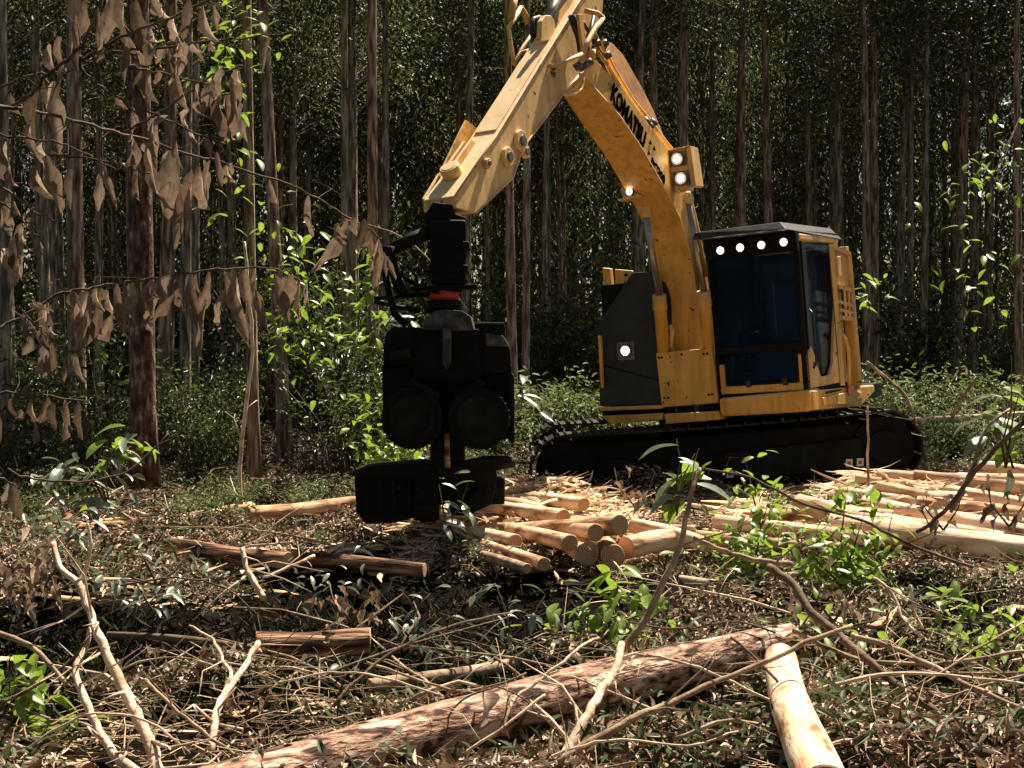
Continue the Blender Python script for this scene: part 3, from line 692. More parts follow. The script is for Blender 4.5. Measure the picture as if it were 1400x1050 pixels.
# visor roof with four lamps
mb = MB()
a_ = [U(1.56, .50, 2.80), U(1.56, 1.44, 2.80), U(0.0, 1.50, 2.80), U(0.0, .44, 2.80)]
mb.prism([U(1.64, .44, 2.71), U(1.62, 1.44, 2.71), U(-.05, 1.48, 2.64), U(-.05, .40, 2.66)][::-1], [U(1.60, .46, 2.78), U(1.55, 1.36, 2.79), U(-.05, 1.36, 2.77), U(-.05, .46, 2.78)][::-1])
vr = mb.build('visor_roof', M['roof'], ex, 0.006)
mb = MB(); mb.hexa([U(1.29, .46, 2.50), U(1.34, .46, 2.50), U(1.34, 1.45, 2.50), U(1.29, 1.45, 2.50), U(1.29, .46, 2.70), U(1.38, .46, 2.70), U(1.38, 1.45, 2.70), U(1.29, 1.45, 2.70)])
mb.build('lamp_shroud', M['black'], vr)
def lamp(parent, c, axis, r, depth=0.05, emitr=0.8, name='work_lamp', hm='black'):
    """round lamp at world point c facing axis"""
    c = np.array(c); axis = np.array(axis) / np.linalg.norm(axis)
    mb = MB(); mb.tube([c - axis * depth, c - axis * depth * .6, c], [r * .6, r, r], 16)
    h = mb.build(name, M[hm], parent)
    mb = MB(); mb.tube([c + axis * .002, c + axis * .006], r * .93, 16); mb.build('lens', M['lampdim'], h)
    mb = MB(); mb.tube([c + axis * .007, c + axis * .010], [r * emitr, r * emitr * .8], 16); mb.build('bulb', M['lamp'], h)
    return h
FW = BU @ np.array([1, 0, 0.0]); LW = BU @ np.array([0, 1.0, 0])
for (x_, y_) in ((985, 342.5), (1012, 338.5), (1041, 335), (1071.5, 331)):
    c = FU(x_, y_, 1.46); lamp(vr, c, FW, 0.046, 0.07, 0.7)
    mb = MB(); mb.tube([c + np.array([0, .02, .04]), c + np.array([0, .04, .11])], .01, 6); mb.build('lamp_bracket', M['hose'], vr)
# body under the cab
skirt = fprism('cab_skirt', [(982, 545), (1106, 533), (1108, 560), (1102, 563), (990, 570), (984, 567)], 1.0, 1.36, 'yellow', bev=.03)
# cab side skirt and catwalk corner
sprism('side_skirt', [(1.30, .88), (1.30, 1.08), (-0.85, 1.0), (-0.88, .93), (-0.30, .80)], 1.20, 1.48, 'yellow', bev=.012)
sprism('skirt_hatch', [(1.0, .91), (1.05, .99), (0.3, .99), (-.3, .96), (-.38, .90), (0.2, .86)], 1.48, 1.50, 'yellow', bev=.006)
ub('skirt_slot', 0.4, 0.9, 1.481, 1.495, 1.02, 1.04, 'black', bev=0)
q_ = hit(1163, 535, 1, 1.5)
ub('rear_reflector', q_[0] - .1, q_[0] + .1, 1.485, 1.51, q_[2] - .04, q_[2] + .06, 'redlens', bev=.005)
# guard rack with mesh panel behind the cab, machine left
rk = sprism('guard_rack', [(-.22, 1.0), (-.12, 1.0), (-.06, 2.56), (-.14, 2.56)], 1.42, 1.52, 'yellow', ex, .006)
def rbar(px0, py0, px1, py1, w=.03, name='rack_bar', l_=1.53):
    a = hit(px0, py0, 1, l_); b_ = hit(px1, py1, 1, l_)
    mb = MB(); mb.tube([U(*a), U(*b_)], w, 4, smooth=False); return mb.build(name, M['pale_yellow'], rk)
rbar(1136, 336, 1152, 527, .034); rbar(1161, 348, 1176, 527, .03); rbar(1136, 337, 1161, 347, .03)
rbar(1145, 391, 1165, 397, .026); rbar(1146, 412, 1166, 418, .022); rbar(1149, 434, 1168, 437, .03); rbar(1147, 423, 1167, 428, .018)
rbar(1154, 392, 1157, 437, .016); rbar(1160, 394, 1162, 437, .014)
q0 = hit(1138, 340, 1, 1.52); q1 = hit(1159, 349, 1, 1.52); q2 = hit(1163, 395, 1, 1.52); q3 = hit(1143, 389, 1, 1.52)
sprism('rack_panel', [(q0[0], q0[2]), (q1[0], q1[2]), (q2[0], q2[2]), (q3[0], q3[2])], 1.505, 1.515, 'yellow', rk, 0)
q0 = hit(1146, 350, 1, 1.54)
ub('panel_latch', q0[0] - .06, q0[0] + .06, 1.52, 1.55, q0[2] - .22, q0[2], 'pale_yellow', rk, .01)
hb = [hit(x_, y_, 1, 1.5) for x_, y_ in ((1150, 455), (1156, 463), (1160, 480), (1161, 500), (1161, 528))]
mb = MB(); mb.tube([U(*h_) for h_ in hb], .022, 8); mb.build('handrail', M['pale_yellow'], rk)
hb = [hit(x_, y_, 1, 1.36) for x_, y_ in ((1142, 458), (1138, 470), (1137, 490), (1140, 525))]
mb = MB(); mb.tube([U(*h_) for h_ in hb], .022, 8); mb.build('handrail', M['pale_yellow'], rk)

# boom
fr = [(3.40, 4.36), (3.117, 4.151), (2.654, 3.905), (2.17, 3.608), (1.622, 3.181), (1.38, 2.963), (1.17, 2.60), (1.08, 2.203), (1.12, 1.5)]
bk = [(3.40, 4.70), (3.047, 4.43), (2.53, 4.20), (2.006, 3.90), (1.50, 3.66), (1.10, 3.30), (0.84, 2.85), (0.72, 2.3), (0.62, 1.5)]
wd = [0.12, 0.17, 0.21, 0.21, 0.21, 0.21, 0.21, 0.21, 0.21]
mb = MB()
mb.strip([U(a, -w, b) for (a, b), w in zip(fr, wd)], [U(a, w, b) for (a, b), w in zip(fr, wd)], [U(a, -w, b) for (a, b), w in zip(bk, wd)], [U(a, w, b) for (a, b), w in zip(bk, wd)])
boom = mb.build('boom', M['yellow'], ex, 0.008)
# weld flange along the lower ridge
mb = MB(); mb.tube([U(a + .004, w + .004, b - .0) for (a, b), w in zip(fr[1:], wd[1:])], .010, 6); mb.build('weld_flange', M['pale_yellow'], boom)
# hose guard fin along the back, far side
fin = [(x_, y_) for x_, y_ in ((833, 58), (845, 63), (856, 82), (879, 122), (893, 150), (905, 175), (912, 198), (885, 160), (850, 118), (832, 80))]
mb = MB()
fl = [hit(x_, y_, 1, -.05) for x_, y_ in ((836, 58), (852, 75), (879, 122), (893, 150), (907, 185))]
fb = [hit(x_, y_, 1, .02) for x_, y_ in ((826, 76), (842, 100), (866, 140), (884, 165), (905, 195))]
mb.strip([U(*a) for a in fl], [U(*b) for b in fb], [U(a[0] - .0, a[1] - .02, a[2] + .0) for a in fl], [U(b[0], b[1] - .02, b[2]) for b in fb])
mb.build('hose_guard', M['rust'] if 'rust' in M else M['yellow'], boom)
def spipe(pxs, l_, r, mat, name, parent, n=8):
    ls = l_ if hasattr(l_, '__len__') else [l_] * len(pxs)
    mb = MB(); mb.tube([SU(x_, y_, q) for (x_, y_), q in zip(pxs, ls)], r, n); return mb.build(name, M[mat], parent)
spipe([(829, 72), (838, 92), (850, 112), (866, 138), (884, 160), (895, 172)], .14, .022, 'yellow', 'hydraulic_pipe', boom)
spipe([(826, 82), (834, 98), (846, 118), (862, 145), (880, 165), (890, 178)], .19, .018, 'yellow', 'hydraulic_pipe', boom)
spipe([(893, 172), (903, 186), (912, 197), (918, 204)], .14, .024, 'yellow', 'hydraulic_pipe', boom)
spipe([(889, 178), (898, 190), (908, 202), (914, 208)], .19, .018, 'yellow', 'hydraulic_pipe', boom)
for (x_, y_) in ((884, 166), (889, 172), (893, 168)):
    c = SU(x_, y_, .17); mb = MB(); mb.tube([c + np.array([-.03, 0, .03]), c + np.array([.03, 0, -.03])], .035, 8); mb.build('pipe_clamp', M['steel'], boom)
spipe([(941, 262), (948, 290), (955, 320), (960, 350), (965, 378)], .23, .022, 'yellow', 'hydraulic_pipe', boom)
# lamp housing on the boom
c0 = hit(927, 216, 1, .30); lhd = c0[0]
lh = fprism('lamp_housing', [(911, 209), (937, 202.5), (946, 254), (923, 263)], lhd - .16, lhd, 'pale_yellow', boom, .012)
fprism('lamp_housing_hood', [(910.5, 209), (937.5, 202), (944, 199), (916, 205)], lhd - .12, lhd + .03, 'pale_yellow', lh, .004, ref=lhd)
fprism('lamp_housing_side', [(938, 203), (944, 200), (952, 254), (946, 256)], lhd - .2, lhd + .01, 'pale_yellow', lh, .004, ref=lhd)
for (x_, y_) in ((927, 217.5), (932, 244)):
    q_ = hit(x_, y_, 0, lhd + .004)
    mb = MB(); ubox(mb, lhd + .0005, lhd + .012, q_[1] - .095, q_[1] + .095, q_[2] - .075, q_[2] + .075); pl_ = mb.build('lamp_plate', M['steel'], lh, .003)
    lamp(lh, U(lhd + .03, q_[1], q_[2]), FW, .066, .03, .5, hm='chrome')
for (x_, y_) in ((927, 262), (946, 258)):
    q_ = hit(x_, y_, 0, lhd); mb = MB(); mb.tube([U(lhd - .02, q_[1], q_[2] + .03), U(lhd + .01, q_[1], q_[2] - .02)], .018, 8); mb.build('lamp_bolt', M['white'], lh)
# lamp housing on the far side of the boom
q_ = hit(859, 262, 0, 1.75); d_ = 1.75
lh2 = fprism('lamp_housing', [(846, 258), (868, 252), (872, 268), (852, 275)], d_ - .14, d_ - .02, 'yellow', boom, .006, ref=d_)
fprism('lamp_housing_hood', [(847, 273), (874, 266.5), (875, 268.5), (849, 275.5)], d_ - .12, d_ + .06, 'pale_yellow', lh2, .003, ref=d_)
lamp(lh2, U(d_ + .01, hit(861, 262, 0, d_)[1], hit(861, 262, 0, d_)[2]), FW, .045, .03, .6)
fprism('lamp_stay', [(842, 238), (846, 238), (853, 258), (847, 258)], d_ - .12, d_ - .08, 'yellow', lh2, .003, ref=d_)

# boom cylinders
def cyl(l_, p_rod_top, p_joint, p_base, rb, rr_, lo_px=None):
    a, b_, c = [np.array(FU(x_, y_, dd)) for x_, y_, dd in (p_rod_top, p_joint, p_base)]
    mb = MB(); mb.tube([a, b_], rr_, 12); rod = mb.build('cylinder_rod', M['chrome'], ex)
    u_ = (c - b_) / np.linalg.norm(c - b_)
    mb = MB(); mb.tube([b_, b_ + u_ * .10, b_ + u_ * .11, b_ + u_ * .16, b_ + u_ * .17, c], [rb, rb, rb * 1.08, rb * 1.08, rb * .93, rb * .93], 20); mb.build('boom_cylinder', M['yellow'], ex)
    mb = MB(); mb.tube([a - LW * .04, a + LW * .04], .055, 18); mb.build('rod_eye', M['pale_yellow'], rod)
    return rod
cyl(0, (882, 290, 1.75), (901, 403, 1.42), (909, 500, 1.24), .072, .036)
cyl(0, (941, 272, 1.55), (962, 398, 1.40), (969, 500, 1.24), .072, .036)
mb = MB(); q_ = hit(905, 412, 0, 1.3)
for pts_, r_ in (([(911, 398), (914, 440), (917, 480)], .014), ([(915, 445), (919, 452), (917, 470), (920, 482)], .03)):
    mb = MB(); mb.tube([FU(x_, y_, 1.2) for x_, y_ in pts_], r_, 8); mb.build('hydraulic_hose', M['pale_yellow'] if r_ > .02 else M['hose'], ex)
for i_ in range(3):
    mb = MB(); mb.tube([FU(906 + i_ * 3, 378 + i_ * 8, 1.1), FU(910 + i_ * 3, 410, 1.1), FU(913 + i_ * 2, 440, 1.1), FU(912 + i_ * 2, 485, 1.1)], .013, 6); mb.build('hydraulic_hose', M['hose'], ex)
# guard lamp on the left plate
q_ = hit(856, 480, 0, 1.306)
mb = MB(); ubox(mb, 1.302, 1.325, q_[1] - .105, q_[1] + .105, q_[2] - .1, q_[2] + .1); lp = mb.build('lamp_plate', M['lampplate'] if 'lampplate' in M else M['steel'], ex, .01)
lamp(lp, U(1.345, q_[1] + .01, q_[2] + .005), FW, .06, .02, .75)

# stick (arm)
rg = [(2.55, 5.45), (3.265, 4.90), (3.922, 4.378), (4.996, 3.512), (5.693, 2.997), (5.70, 2.90)]
lw = [(2.75, 4.85), (3.232, 4.298), (3.64, 4.049), (4.54, 3.46), (4.74, 3.20), (5.40, 2.87)]
sw1 = [.15] * 6; sw0 = [-.10, -.10, -.10, -.12, -.155, -.155]
mb = MB()
mb.strip([U(a, w, b) for (a, b), w in zip(rg, sw0)], [U(a, w, b) for (a, b), w in zip(rg, sw1)], [U(a, w, b) for (a, b), w in zip(lw, sw0)], [U(a, w, b) for (a, b), w in zip(lw, sw1)])
stick = mb.build('arm', M['pale_yellow'], ex, 0.008)
mb = MB(); mb.tube([U(a, .155, b + .004) for a, b in rg[:5]], .012, 6); mb.build('weld_flange', M['pale_yellow'], stick)
mb = MB(); mb.tube([U(a, .155, b) for a, b in lw[1:]], .010, 6); mb.build('weld_flange', M['pale_yellow'], stick)
# raised cover plate on the top face
def tp(t, w, off=0.0):  # along the ridge t metres from point 1 toward the tip
    pts_ = [np.array(p_) for p_ in rg[1:5]]; d_ = 0
    for i_ in range(len(pts_) - 1):
        sgm = pts_[i_ + 1] - pts_[i_]; L_ = np.linalg.norm(sgm)
        if t <= L_ or i_ == len(pts_) - 2:
            p_ = pts_[i_] + sgm * (t / L_); nn = np.array([-sgm[1], sgm[0]]) / L_
            nn = nn if nn[1] > 0 else -nn
            p_ = p_ + nn * off; return U(p_[0], w, p_[1])
        t -= L_
mb = MB(); mb.hexa([tp(.95, -.09, .001), tp(2.10, -.09, .001), tp(2.10, .12, .001), tp(.95, .12, .001), tp(.95, -.09, .014), tp(2.10, -.09, .014), tp(2.10, .12, .014), tp(.95, .12, .014)]); mb.build('cover_plate', M['pale_yellow'], stick, .004)
# round boss and bracket near the tip, side fin
q0 = tp(2.75, -.02, .0); q1 = tp(2.75, -.02, .09)
mb = MB(); mb.tube([q0, q1], .085, 20); bs = mb.build('top_boss', M['pale_yellow'], stick, .008)
mb = MB(); mb.tube([q1 + (q1 - q0) * .02, q1 + (q1 - q0) * .05], .06, 20); mb.build('boss_cap', M['yellow'], bs)
for w_ in (-.10, -.04):
    mb = MB(); mb.hexa([tp(2.25, w_, 0), tp(2.68, w_, 0), tp(2.68, w_ + .025, 0), tp(2.25, w_ + .025, 0), tp(2.30, w_, .06), tp(2.62, w_, .06), tp(2.62, w_ + .025, .06), tp(2.30, w_ + .025, .06)]); mb.build('top_rib', M['pale_yellow'], stick)
mb = MB(); mb.prism([tp(1.95, -.16, -.05), tp(2.05, -.16, .12), tp(2.18, -.16, .11), tp(2.75, -.16, .02), tp(2.75, -.16, -.08)], [tp(1.95, -.14, -.05), tp(2.05, -.14, .12), tp(2.18, -.14, .11), tp(2.75, -.14, .02), tp(2.75, -.14, -.08)]); mb.build('side_fin', M['yellow'], stick)
mb = MB(); mb.prism([tp(2.70, -.19, -.25), tp(2.70, -.19, .01), tp(3.04, -.19, -.01), tp(3.02, -.19, -.16)], [tp(2.70, -.16, -.25), tp(2.70, -.16, .01), tp(3.04, -.16, -.01), tp(3.02, -.16, -.16)]); mb.build('side_plate', M['pale_yellow'], stick)
# bosses on the side face
for (x_, y_, r1_, r2_) in ((692, 215, .085, .045), (664, 224, .045, .022), (710, 193, .095, .05), (716, 208, .06, .035)):
    c = hit(x_, y_, 1, .155)
    mb = MB(); mb.tube([U(c[0], .15, c[2]), U(c[0], .19, c[2])], r1_, 22); bo = mb.build('pin_boss', M['pale_yellow'], stick, .008)
    mb = MB(); mb.tube([U(c[0], .19, c[2]), U(c[0], .205, c[2])], r2_, 14); mb.build('pin', M['steel'], bo, .004)
q_ = hit(756, 92, 1, .155)
mb = MB(); mb.tube([U(q_[0], .15, q_[2]), U(q_[0], .17, q_[2])], .03, 10); mb.build('grease_point', M['bark_brown'], stick)
q_ = hit(757, 102, 1, .155)
mb = MB(); mb.tube([U(q_[0], .15, q_[2]), U(q_[0], .17, q_[2])], .022, 10); mb.build('grease_point', M['bark_brown'], stick)
# lugs for the arm cylinder
for w_ in (-.08, .04):
    c = [SU(x_, y_, w_) for x_, y_ in ((733, 58), (734, 30), (739, 22), (747, 22), (752, 30), (753, 55))]
    c2 = [p_ + LW * .05 for p_ in c]
    mb = MB(); mb.prism(c, c2); mb.build('cylinder_lug', M['pale_yellow'], stick, .008)
# arm cylinder running up out of the picture
a, b_ = SU(744, 36, .0), SU(790, -60, .0)
mb = MB(); mb.tube([a, a * .5 + b_ * .5], .04, 12); mb.tube([a * .5 + b_ * .5, b_], .07, 14); mb.build('arm_cylinder', M['chrome'], ex)
mb = MB(); mb.prism([SU(x_, y_, .02) for x_, y_ in ((760, 40), (765, 15), (785, -12), (800, -15), (792, 5))], [SU(x_, y_, .08) for x_, y_ in ((760, 40), (765, 15), (785, -12), (800, -15), (792, 5))]); mb.build('arm_gusset', M['pale_yellow'], stick, .005)
# hoses and pipe guards round the boom-to-arm joint
spipe([(779, 21), (784, 36), (790, 52), (793, 72)], .20, .022, 'hose', 'black_hose', ex)
spipe([(783, 20), (788, 36), (793, 52), (795, 72)], .24, .020, 'hose', 'black_hose', ex)
spipe([(796, 30), (804, 42), (812, 58), (818, 72)], .22, .018, 'hose', 'black_hose', ex)
spipe([(812, 22), (808, 40), (800, 56), (808, 76)], .16, .018, 'hose', 'black_hose', ex)
mb = MB(); c = [SU(x_, y_, .26) for x_, y_ in ((787, 20), (793, 20), (799, 70), (794, 72))]; mb.prism(c, [p_ + LW * .03 for p_ in c]); mb.build('hose_bracket', M['yellow'], ex, .004)
spipe([(797, 73), (803, 58), (814, 38), (824, 24)], .30, .026, 'pale_yellow', 'pipe_guard', ex)
spipe([(750, 90), (762, 90), (778, 82), (797, 73)], [.16, .2, .26, .30], .018, 'pale_yellow', 'pipe_guard', ex)
spipe([(824, 24), (816, 18), (806, 16), (799, 14)], [.30, .28, .24, .2], .026, 'yellow', 'pipe_guard', ex)
spipe([(806, 0), (814, 12), (819, 22)], .1, .034, 'yellow', 'hydraulic_pipe', ex)
spipe([(797, 100), (797, 112), (795, 122), (786, 128), (776, 131), (770, 128)], .25, .014, 'pale_yellow', 'hydraulic_pipe', ex)
spipe([(793, 100), (793, 112), (791, 118), (784, 123), (774, 126)], .25, .012, 'pale_yellow', 'hydraulic_pipe', ex)
spipe([(812, 45), (818, 56), (826, 70)], .24, .022, 'yellow', 'hydraulic_pipe', ex)
spipe([(814, 66), (822, 78), (830, 88)], .25, .018, 'yellow', 'hydraulic_pipe', ex)
c = SU(810, 75, .24); mb = MB(); mb.tube([c - np.array([.0, 0, .05]), c + np.array([.0, 0, .05])], .032, 10); mb.build('hose_coupling', M['pale_yellow'], ex)
for (x_, y_) in ((796, 92), (805, 86), (826, 60), (830, 76), (816, 60), (790, 90)):
    c = SU(x_, y_, .24); mb = MB(); mb.tube([c - np.array([.03, 0, .02]), c + np.array([.03, 0, .02])], .035, 8); mb.build('hose_coupling', M['steel'], ex)
# bent hose guards left of the arm top
spipe([(712, 10), (701, 30), (695, 36), (698, 60), (703, 88), (712, 93)], -.22, .020, 'pale_yellow', 'pipe_guard', ex)
spipe([(706, 84), (712, 68), (722, 55), (728, 46)], -.22, .018, 'pale_yellow', 'pipe_guard', ex)
spipe([(703, 88), (712, 72), (726, 68)], -.2, .016, 'pale_yellow', 'pipe_guard', ex)
spipe([(704, -8), (701, 10), (699, 24)], -.22, .035, 'yellow', 'hydraulic_pipe', ex)
spipe([(712, 10), (718, 20), (722, 32)], -.22, .03, 'yellow', 'hydraulic_pipe', ex)
spipe([(738, 24), (729, 26), (727, 40), (730, 62)], -.14, .024, 'hose', 'black_hose', ex)
# lettering along the boom
def text_on(txt, size, px0, px1, l_, mat, name, parent, sx=1.0, bold=0.0):
    cu = bpy.data.curves.new(name, 'FONT'); cu.body = txt; cu.size = size; cu.extrude = 0.002; cu.offset = bold; cu.resolution_u = 2
    to = bpy.data.objects.new('tmp', cu); COL.objects.link(to)
    dg = bpy.context.evaluated_depsgraph_get(); dg.update()
    me = bpy.data.meshes.new_from_object(to.evaluated_get(dg)); bpy.data.objects.remove(to)
    a = hit(*px0, 1, l_); b_ = hit(*px1, 1, l_)
    xd = U(*b_) - U(*a); L_ = np.linalg.norm(xd); xd /= L_
    co = np.zeros(len(me.vertices) * 3); me.vertices.foreach_get('co', co); co = co.reshape(-1, 3)
    wdt = co[:, 0].max() - co[:, 0].min(); k_ = L_ / wdt
    nrm = LW; yd = np.cross(nrm, xd)
    W_ = U(*a)[None] + co[:, :1] * k_ * xd + co[:, 1:2] * yd * sx + (co[:, 2:3]) * nrm - np.array(wloc(parent))
    me.vertices.foreach_set('co', W_.ravel()); me.update(); me.materials.clear()
    return link(name, me, M[mat], parent)
text_on('KOMATSU', 0.28, (834, 134), (880, 203), .2155, 'ink', 'lettering', boom, 0.95, 0.015)
text_on('PC200', 0.15, (889, 226), (908, 254), .2155, 'ink', 'lettering', boom, 1.0, 0.008)
mb = MB()
for (x_, y_) in ((889, 195), (894, 203), (887, 209)):
    a = SU(x_, y_ - 4, .213); c = [a, SU(x_ + 2.5, y_ + 3, .213), SU(x_ - 2, y_ + 2, .213)]
    mb.prism(c, [p_ + LW * .003 for p_ in c])
mb.build('warning_marks', M['ink'], boom)

# ------------------------------------------------------------------ the harvester head
HY = 11.85
hp = P(600, 285, HY)
hd = empty('harvester_head', tuple(P(600, 715, HY)), 'black harvester head with two feed rollers hanging from the excavator arm', 'harvester head')
def hbox(name, x0, y0, x1, y1, d0, d1, mat='black', parent=None, bev=.012, skew=0):
    parent = parent or hd
    a = P(x0, y1, HY + d0); b_ = P(x1, y0, HY + d0)
    mb = MB(); xl, zl, xh, zh = a[0], a[2], b_[0], b_[2]; y0_, y1_ = HY + d0, HY + d1
    mb.hexa([(xl + skew, y0_, zl), (xh - skew, y0_, zl), (xh - skew, y1_, zl), (xl + skew, y1_, zl), (xl, y0_, zh), (xh, y0_, zh), (xh, y1_, zh), (xl, y1_, zh)])
    return mb.build(name, M[mat], parent, bev)
def hpoly(name, pts, d0, d1, mat='black', parent=None, bev=.01):
    c = [P(x_, y_, HY + d0) for x_, y_ in pts]; c2 = [np.array([p_[0], HY + d1, p_[2]]) for p_ in c]
    mb = MB(); mb.prism(c, c2); return mb.build(name, M[mat], parent or hd, bev)
def hcyl(name, pts, r, mat='black', parent=None, n=14, d=0.0):
    mb = MB(); mb.tube([P(x_, y_, HY + d) if not hasattr(d, '__len__') else P(x_, y_, HY + dd) for (x_, y_), dd in zip(pts, d if hasattr(d, '__len__') else [d] * len(pts))], r, n); return mb.build(name, M[mat], parent or hd)
hpoly('hanger_link', [(592, 276), (618, 280), (622, 292), (637, 297), (634, 325), (586, 325), (581, 294)], -.06, .14)
hbox('rotator_column', 588, 300, 638, 388, -.14, .14, bev=.03)
hbox('column_flange', 584, 330, 642, 340, -.17, .17); hbox('column_flange', 586, 362, 640, 372, -.17, .17)
hbox('rotator_neck', 592, 388, 632, 398, -.12, .12)
hcyl('rotator_band', [(607, 396), (607, 412)], .118, 'red', n=28)
hcyl('rotator', [(607, 411), (607, 428)], .14, n=24)
hcyl('hose_arm', [(600, 312), (565, 326), (530, 344)], [.06, .055, .05], n=12, d=[0, -.1, -.2])
hcyl('hose_knuckle', [(531, 336), (529, 350), (536, 362)], .06, n=12, d=-.2)
hcyl('supply_hose', [(532, 352), (540, 375), (545, 392), (552, 404)], .045, n=10, d=-.2)
hcyl('supply_hose', [(528, 350), (527, 375), (532, 400), (540, 430), (556, 445)], .03, n=10, d=-.1)
hcyl('supply_hose', [(552, 380), (575, 392), (600, 400)], .018, n=8, d=-.15)
hcyl('stabiliser_rod', [(512, 408), (560, 404), (592, 402)], .018, n=8)
hcyl('stabiliser_rod', [(512, 412), (545, 420), (575, 424)], .02, n=8, d=.05)
hpoly('collar_plate', [(560, 392), (652, 388), (654, 394), (562, 398)], -.1, .16)
# dome and body
hpoly('head_dome', [(578, 452), (582, 434), (594, 425), (612, 423), (632, 425), (644, 433), (648, 452)], -.30, .25, 'greydust')
hpoly('upper_frame', [(570, 450), (655, 450), (658, 520), (566, 520)], -.26, .3)
hpoly('dome_rib', [(605, 449), (617, 449), (617, 495), (611, 506), (605, 497)], -.33, -.27, 'greydust')
hpoly('left_shoulder', [(528, 455), (540, 447), (572, 447), (572, 500), (524, 500), (524, 475)], -.22, .3)
hpoly('right_shoulder', [(650, 441), (690, 441), (691, 460), (697, 478), (700, 510), (652, 510)], -.22, .3)
hpoly('shoulder_cover', [(534, 480), (560, 476), (562, 490), (532, 494)], -.27, -.23, 'steelblack')
hpoly('shoulder_cover', [(664, 456), (688, 459), (697, 474), (664, 473)], -.27, -.23, 'greydust')
hpoly('main_body', [(522, 500), (700, 500), (702, 560), (700, 600), (640, 606), (590, 606), (524, 590)], -.10, .32)
hpoly('side_plate', [(694, 500), (703, 515), (704, 606), (696, 606)], -.2, .3)
hcyl('body_cylinder', [(560, 520), (600, 545)], .035, 'steelblack', d=-.3); hcyl('body_cylinder', [(660, 520), (625, 545)], .035, 'steelblack', d=-.3)
def roller(cx, cy, lab):
    c = P(cx, cy, HY - .30); R0 = 43 / FPX * (HY - .3)
    mb = MB(); N = 26; ring = []
    for i in range(N * 2):
        a = math.pi * i / N; rr_ = R0 * (1.0 if i % 2 == 0 else .93)
        ring.append((c[0] + rr_ * math.cos(a), c[2] + rr_ * math.sin(a)))
    mb.prism([(x_, HY - .36, z_) for x_, z_ in ring][::-1], [(x_, HY - .05, z_) for x_, z_ in ring][::-1])
    ro = mb.build('feed_roller', M['black'], hd, .004); props(ro, lab)
    mb = MB(); mb.tube([(c[0], HY - .375, c[2]), (c[0], HY - .36, c[2])], R0 * .72, 24); mb.build('roller_hub', M['steelblack'], ro, .006)
    mb = MB()
    for i in range(8):
        a = math.pi * i / 4; x_, z_ = c[0] + math.cos(a) * R0 * .5, c[2] + math.sin(a) * R0 * .5
        mb.tube([(x_, HY - .385, z_), (x_, HY - .375, z_)], .014, 6, smooth=False)
    props(mb.build('hub_bolts', M['steelblack'], ro), kind='stuff')
    mb = MB()
    for i in range(N):
        a = 2 * math.pi * i / N + .12; x_, z_ = c[0] + math.cos(a) * R0 * .95, c[2] + math.sin(a) * R0 * .95
        mb.tube([(x_, HY - .375, z_), (x_, HY - .36, z_)], .011, 5, smooth=False)
    props(mb.build('roller_studs', M['steelblack'], ro), kind='stuff')
roller(564, 572, 'left toothed feed roller'); roller(655, 572, 'right toothed feed roller')
hbox('centre_column', 588, 600, 634, 660, -.16, .2)
hcyl('centre_rod', [(611, 592), (612, 640)], .022, 'bark_brown', d=-.2)
hbox('lower_frame', 560, 655, 690, 690, -.1, .3)
hpoly('saw_box', [(484, 645), (500, 638), (578, 632), (600, 640), (600, 700), (540, 715), (500, 717), (487, 700)], -.15, .25)
for x_ in (497, 516, 535, 556):
    hpoly('saw_box_rib', [(x_, 655), (x_ + 7, 654), (x_ + 8, 700), (x_ + 1, 702)], -.185, -.155)
hpoly('lower_knife', [(596, 640), (660, 624), (676, 628), (680, 655), (672, 690), (650, 700), (640, 690), (655, 660), (640, 655), (600, 668)], -.2, -.12)
hpoly('lower_knife', [(610, 660), (655, 650), (668, 662), (660, 690), (645, 705), (615, 705)], -.12, -.02)
hbox('knife_arm', 660, 624, 700, 634, -.05, .05, 'steelblack'); hcyl('knife_cylinder', [(670, 638), (704, 632)], .04, 'steelblack')
hcyl('saw_motor', [(585, 690), (585, 712)], .07); hbox('measuring_wheel_guard', 565, 690, 600, 712, -.2, -.05)
for x_ in (545, 572, 640, 668): hcyl('link_bolt', [(x_, 668), (x_, 669)], .02, 'steelblack', d=[-.22, -.14])

